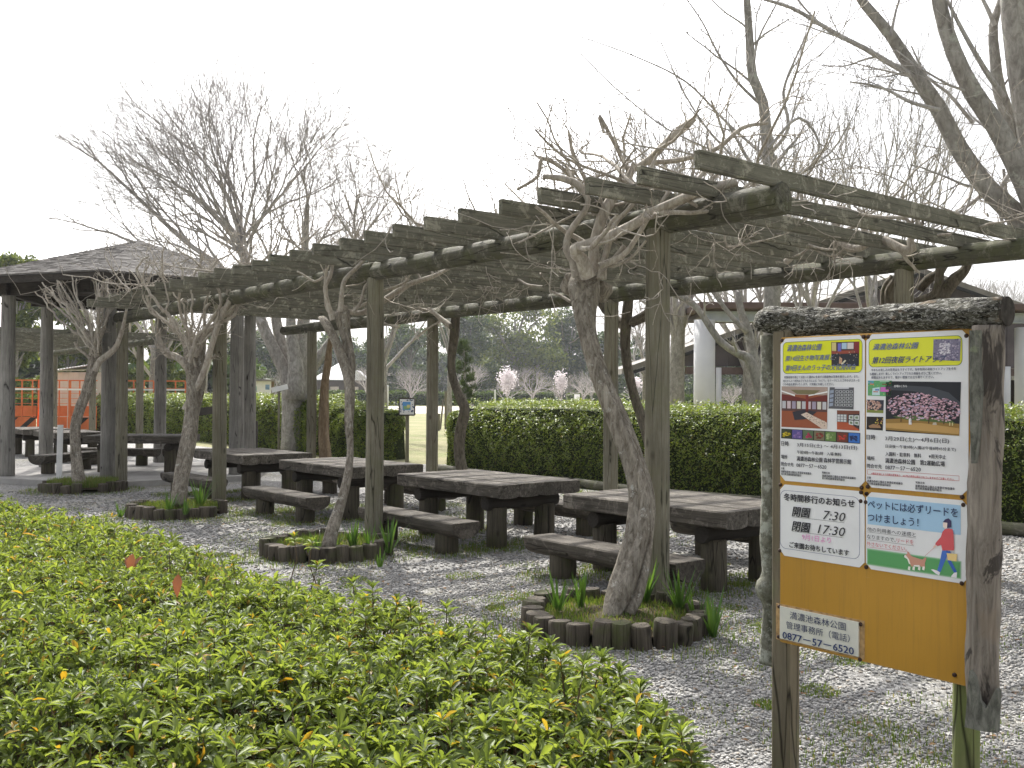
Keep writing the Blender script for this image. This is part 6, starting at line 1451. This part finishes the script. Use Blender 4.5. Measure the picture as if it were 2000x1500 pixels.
pc = Pic([z2_(150, 940), z2_(575, 940), z2_(562, 1222), z2_(148, 1205)]); pc.r(0, 0, 1, 1, (95, 165, 110), 0).r(0, 0, .25, .2, (90, 160, 175), 1).g([(.2, .5), (.5, .42), (.52, .95), (.18, .95)], (195, 220, 225), 1).g([(.54, .42), (.95, .42), (.88, .72), (.54, .72)], (205, 110, 190), 1).r(.32, .55, .48, .65, (90, 120, 190), 2).r(.24, .7, .44, .76, (190, 90, 90), 2).r(.1, .2, .26, .28, (205, 130, 90), 1).r(.6, .2, .78, .27, (120, 90, 60), 1).r(.5, .04, .9, .09, (170, 200, 180), 1).dots(40, .02, .1, .98, .95, [(60, 140, 80), (220, 90, 60), (230, 220, 120), (130, 190, 140)], .02, 4, 3); pc.obj('picture', P2)
pc = Pic([za(826, 848), za(952, 852), za(948, 950), za(824, 945)]); pc.r(0, 0, 1, 1, (58, 56, 70), 0).r(0, .78, 1, 1, (130, 140, 70), 1).dots(90, 0, .05, .88, .8, [(200, 165, 150), (175, 135, 125), (215, 185, 170)], .06, 6, 2, lambda u, v: ((u-.3)/.55)**2+((v-.45)/.42)**2 < 1); pc.obj('picture', P2)
pc = Pic([za(824, 975), za(948, 978), za(944, 1080), za(822, 1072)]); pc.r(0, 0, 1, 1, (38, 34, 34), 0).g([(.12, .72), (.4, .55), (.8, .62), (.9, .82), (.2, .86)], (160, 125, 95), 1).dots(20, .55, .1, .98, .6, [(190, 150, 120), (140, 80, 60), (210, 190, 90)], .05, 2, 2); pc.obj('picture', P2)
pr = Print(); a = B(*za(828, 1372)); b = B(*za(1518, 1437)); c_ = B(*za(826, 1408)); rc = [(a[0], c_[1]), (a[0], a[1]), (b[0], a[1]), (b[0], c_[1])]; pr.ring(rc, .0008, (190, 60, 60), 0); pr.obj('frame_line', P2)
text([('満濃池森林公園', z2_(240, 340), z2_(1060, 320), 12.5, TT, .012, .35), ('第12回夜桜ライトアップ', z2_(225, 570), z2_(1550, 560), 13.5, (80, 88, 118), .012, .35),
      ('　今年もお楽しみの花見はもうすぐです。毎年恒例の夜桜ライトアップを今年', z2_(215, 735), z2_(1725, 748), 5.4, GR, .008, 0), ('も開催します！美しくライトアップされた夜桜をぜひご覧ください。', z2_(190, 808), z2_(1465, 822), 5.4, GR, .008, 0), ('　夜間は冷えますので、暖かい服装でお立ち寄りください。', z2_(215, 872), z2_(1330, 890), 5.4, GR, .008, 0),
      ('会場はこちら', z2_(620, 1035), z2_(850, 1040), 4.6, (225, 225, 225), .01, 0), ('日時', za(826, 1128), za(890, 1132), 9.5, DK, .01, 0), ('3月29日(土)～4月6日(日)', za(965, 1138), za(1445, 1163), 10, DK, .006, 0), ('日没後～午後9時(入園は午後8時45分まで)', za(968, 1195), za(1495, 1228), 7.8, DK, .006, 0), ('入園料・駐車料　無料　　※雨天中止', za(968, 1252), za(1422, 1283), 8.2, DK, .008, 0),
      ('場所', za(828, 1287), za(885, 1291), 8, DK, .01, 0), ('満濃池森林公園　第2運動広場', za(965, 1302), za(1412, 1334), 10, DK, .01, 0), ('問合せ先', za(828, 1343), za(940, 1352), 8.2, DK, .008, 0), ('0877－57－6520', za(965, 1355), za(1232, 1374), 7.4, DK, .006, 0),
      ('※開花状況により日程の変更あり　※火気の使用は禁止されていますのでご注意ください。', za(862, 1395), za(1485, 1455), 4.4, RED, .006, 0), ('主催', za(828, 1432), za(858, 1434), 4.5, DK, .008, 0), ('満濃池森林公園自主事業促進協議会', za(828, 1456), za(1097, 1479), 4.8, DK, .008, 0), ('香川県造園事業協同組合', za(828, 1476), za(1008, 1492), 4.8, DK, .008, 0),
      ('実施主体', za(1193, 1469), za(1262, 1474), 4.5, DK, .008, 0), ('満濃池森林公園自主事業促進協議会', za(1190, 1492), za(1488, 1520), 4.8, DK, .008, 0), ('香川県造園事業協同組合', za(1190, 1512), za(1390, 1530), 4.8, DK, .008, 0)], 'lettering', P2)
# --- opening hours
P3 = sheet_part('poster', .003, .2825, zb, zs2, .016, 'white opening hours notice with a thin blue rounded border', paper)
pr = Print(); a = B(*z3(150, 600)); b = B(*z3(1705, 800)); t_ = B(*z3(900, 235))[1]; u_ = B(*z3(900, 1410))[1]; pr.ring(rrect(a[0], b[0], u_, t_, .02), .0009, (70, 75, 130), 0)
pr.line(B(*z3(385, 690)), B(*z3(1400, 808)), .0008, DK).line(B(*z3(380, 968)), B(*z3(1395, 1102)), .0008, DK); pr.obj('border', P3)
text([('冬時間移行のお知らせ', z3(230, 305), z3(1610, 435), 14.5, BLK, .016, 0), ('開園', z3(390, 590), z3(750, 620), 18.5, BLK, .012, .22), ('7:30', z3(995, 655), z3(1430, 700), 17.5, BLK, .004, .25), ('閉園', z3(385, 875), z3(750, 905), 18.5, BLK, .012, .22), ('17:30', z3(890, 930), z3(1425, 985), 17.5, BLK, .004, .25),
      ('9月1日より', z3(585, 1090), z3(1150, 1150), 11.5, (222, 130, 195), .004, 0), ('ご来園お待ちしています', z3(340, 1235), z3(1500, 1395), 11.5, BLK, .014, 0)], 'lettering', P3)
# --- dogs on leads
P4 = sheet_part('poster', .2868, .5735, zb, zs2, .016, 'notice with a drawing of a person in a red jumper walking a small brown dog', paper)
pr = Print(); q = lambda pts: [B(*z4(x, y)) for x, y in pts]
a = B(*z4(45, 300)); b = B(*z4(1480, 400)); zt4 = B(*z4(45, 78))[1]; zm = B(*z4(45, 500))[1]; zg1 = B(*z4(30, 880))[1]; zg0 = B(*z4(30, 1115))[1]
pr.poly([(a[0], zm), (b[0], zm), (b[0], zt4), (a[0], zt4)], (165, 200, 228), 0)
for i in range(6): e = .0011*i; pr.poly([(a[0]-.002+e, zg0-.002+e), (b[0]+.002-e, zg0-.002+e), (b[0]+.002-e, zg1+.002-e), (a[0]-.002+e, zg1+.002-e)], [(190, 215, 195), (160, 200, 165), (135, 185, 142), (115, 172, 122), (100, 165, 108), (92, 160, 100)][i], i)
pr.poly(q([(1210, 470), (1250, 425), (1300, 410), (1340, 450), (1345, 550), (1275, 560), (1280, 480)]), (70, 62, 100), 7).poly(q([(1210, 475), (1280, 478), (1275, 560), (1245, 575), (1215, 545)]), (240, 222, 212), 7)
pr.poly(q([(1240, 580), (1300, 565), (1360, 580), (1375, 640), (1385, 880), (1380, 905), (1205, 905), (1185, 820), (1130, 838), (1095, 815), (1100, 790), (1180, 700), (1205, 620)]), (214, 92, 98), 7)
pr.poly(q([(1095, 815), (1060, 850), (1070, 875), (1110, 845)]), (238, 205, 190), 8).line(B(*z4(1075, 865)), B(*z4(935, 992)), .0007, (190, 90, 95), 8)
pr.poly(q([(1200, 905), (1290, 910), (1265, 1020), (1175, 1240), (1125, 1215), (1165, 1080)]), (70, 112, 195), 7).poly(q([(1260, 912), (1330, 918), (1325, 1040), (1430, 1235), (1385, 1250), (1290, 1080)]), (62, 102, 188), 8)
pr.poly(q([(1028, 1200), (1060, 1195), (1125, 1218), (1170, 1245), (1155, 1292), (1100, 1260)]), (238, 232, 240), 8).poly(q([(1385, 1250), (1432, 1242), (1425, 1330), (1340, 1318), (1345, 1295)]), (238, 232, 240), 8)
pr.poly(q([(1270, 945), (1435, 960), (1425, 1075), (1290, 1055)]), (235, 205, 140), 9).ring(q([(1335, 925), (1385, 930), (1388, 962), (1332, 958)]), .0006, (90, 90, 100), 9)
pr.poly(q([(690, 935), (720, 985), (745, 1000), (850, 1035), (900, 1045), (945, 1010), (958, 1030), (935, 1100), (940, 1190), (900, 1170), (850, 1135), (760, 1140), (735, 1160), (700, 1110), (690, 1040), (650, 1020), (640, 970), (665, 955), (660, 915)]), (205, 150, 130), 8)
pr.poly(q([(608, 985), (640, 975), (690, 1040), (715, 1120), (690, 1110), (665, 1040), (620, 1010)]), (240, 235, 228), 9).poly(q([(760, 1130), (850, 1130), (870, 1165), (770, 1150)]), (240, 235, 228), 9)
for x in (700, 770, 855, 920): pr.poly(q([(x-18, 1150), (x+14, 1155), (x+8, 1215), (x-28, 1200)]), (240, 235, 228), 9)
pr.poly(q([(606, 985), (620, 980), (618, 998), (606, 995)]), (60, 50, 60), 10)
for a_, b_, c_ in (((45, 620), (800, 715), DK), ((45, 740), (765, 835), DK), ((45, 850), (655, 925), RED)): pr.line(B(*z4(*a_)), B(*z4(*b_)), .0006, c_, 7)
pr.obj('picture', P4)
text([('ペットには必ずリードを', z4(62, 190), z4(1448, 325), 17, NV, .006, 0), ('つけましょう！', z4(60, 400), z4(840, 470), 16, NV, .006, 0), ('他の利用者への迷惑と', z4(50, 575), z4(800, 665), 8.6, DK, .004, 0), ('なりますので、', z4(48, 690), z4(490, 745), 8.4, DK, .004, 0), ('リードを', z4(505, 740), z4(765, 790), 8.4, RED, .004, 0), ('外さないでください。', z4(45, 800), z4(660, 880), 8.4, RED, .004, 0)], 'lettering', P4, -.0066)
# --- office plate
a = B(*z5(160, 235)); b = B(*z5(1690, 565)); c_ = B(*z5(150, 860))
P5 = sheet_part('name_plate', a[0]-.001, b[0], c_[1], a[1], 0, 'cream phone number plate on the lower left of the board', plain('cream_plate', (.68, .67, .60), .4, .35, var=.05, sc=20), -.006, .005)
fr = MB(); fr.box(a[0]-.018, b[0]+.016, -.0012, -.0002, c_[1]-.006, a[1]+.006, .0004); fr.obj('backing', plain('worn_ply_edge', (.42, .27, .13), .8, .2, var=.4, sc=60), nbd)
text([('満濃池森林公園', z5(360, 400), z5(1450, 640), 15, NV, .002, 0), ('管理事務所（電話）', z5(290, 590), z5(1530, 870), 15, NV, .002, 0), ('0877－57－6520', z5(220, 785), z5(1610, 1120), 13.5, (44, 62, 112), .012, 0)], 'lettering', P5, -.0085)
# bolts
bolt = MB().tube([(0, 0, 0), (0, -.0035, 0), (0, -.005, 0)], [.0056, .0056, .0035], 14).mesh(True); bolt.materials.append(M['bolt'])
for x, y in [z1(185, 250), z1(1775, 180), z1(1865, 180), z2_(1895, 145), z3(150, 68), z3(1735, 125), z3(1855, 105), z3(1725, 215), z3(1835, 245), z3(140, 1350), z4(25, 35), z4(1500, 85), z4(1520, 205), z4(20, 1165), z4(1495, 1415), za(778, 1610), za(815, 1618), z5(125, 245), z5(115, 835), z5(1715, 590), z5(1705, 1280), (1865, 1318)]:
    s_, z_ = B(x, y); o = bpy.data.objects.new('bolt', bolt); COL.objects.link(o); o.parent = nbd; o.location = (s_, -.0002, z_)

# ============================================================ AIR
hz = MB().box(-420, 420, -20, 420, -1, 40, .01).obj('haze', None); tag(hz, kind='stuff')
hm = bpy.data.materials.new('air'); hm.use_nodes = True; nt = hm.node_tree; nt.nodes.remove(nt.nodes['Principled BSDF'])
pv = nt.nodes.new('ShaderNodeVolumePrincipled'); pv.inputs['Color'].default_value = (.93, .95, 1., 1); pv.inputs['Density'].default_value = .00025; pv.inputs['Anisotropy'].default_value = .5
nt.links.new(pv.outputs[0], nt.nodes['Material Output'].inputs['Volume']); hz.data.materials.append(hm)
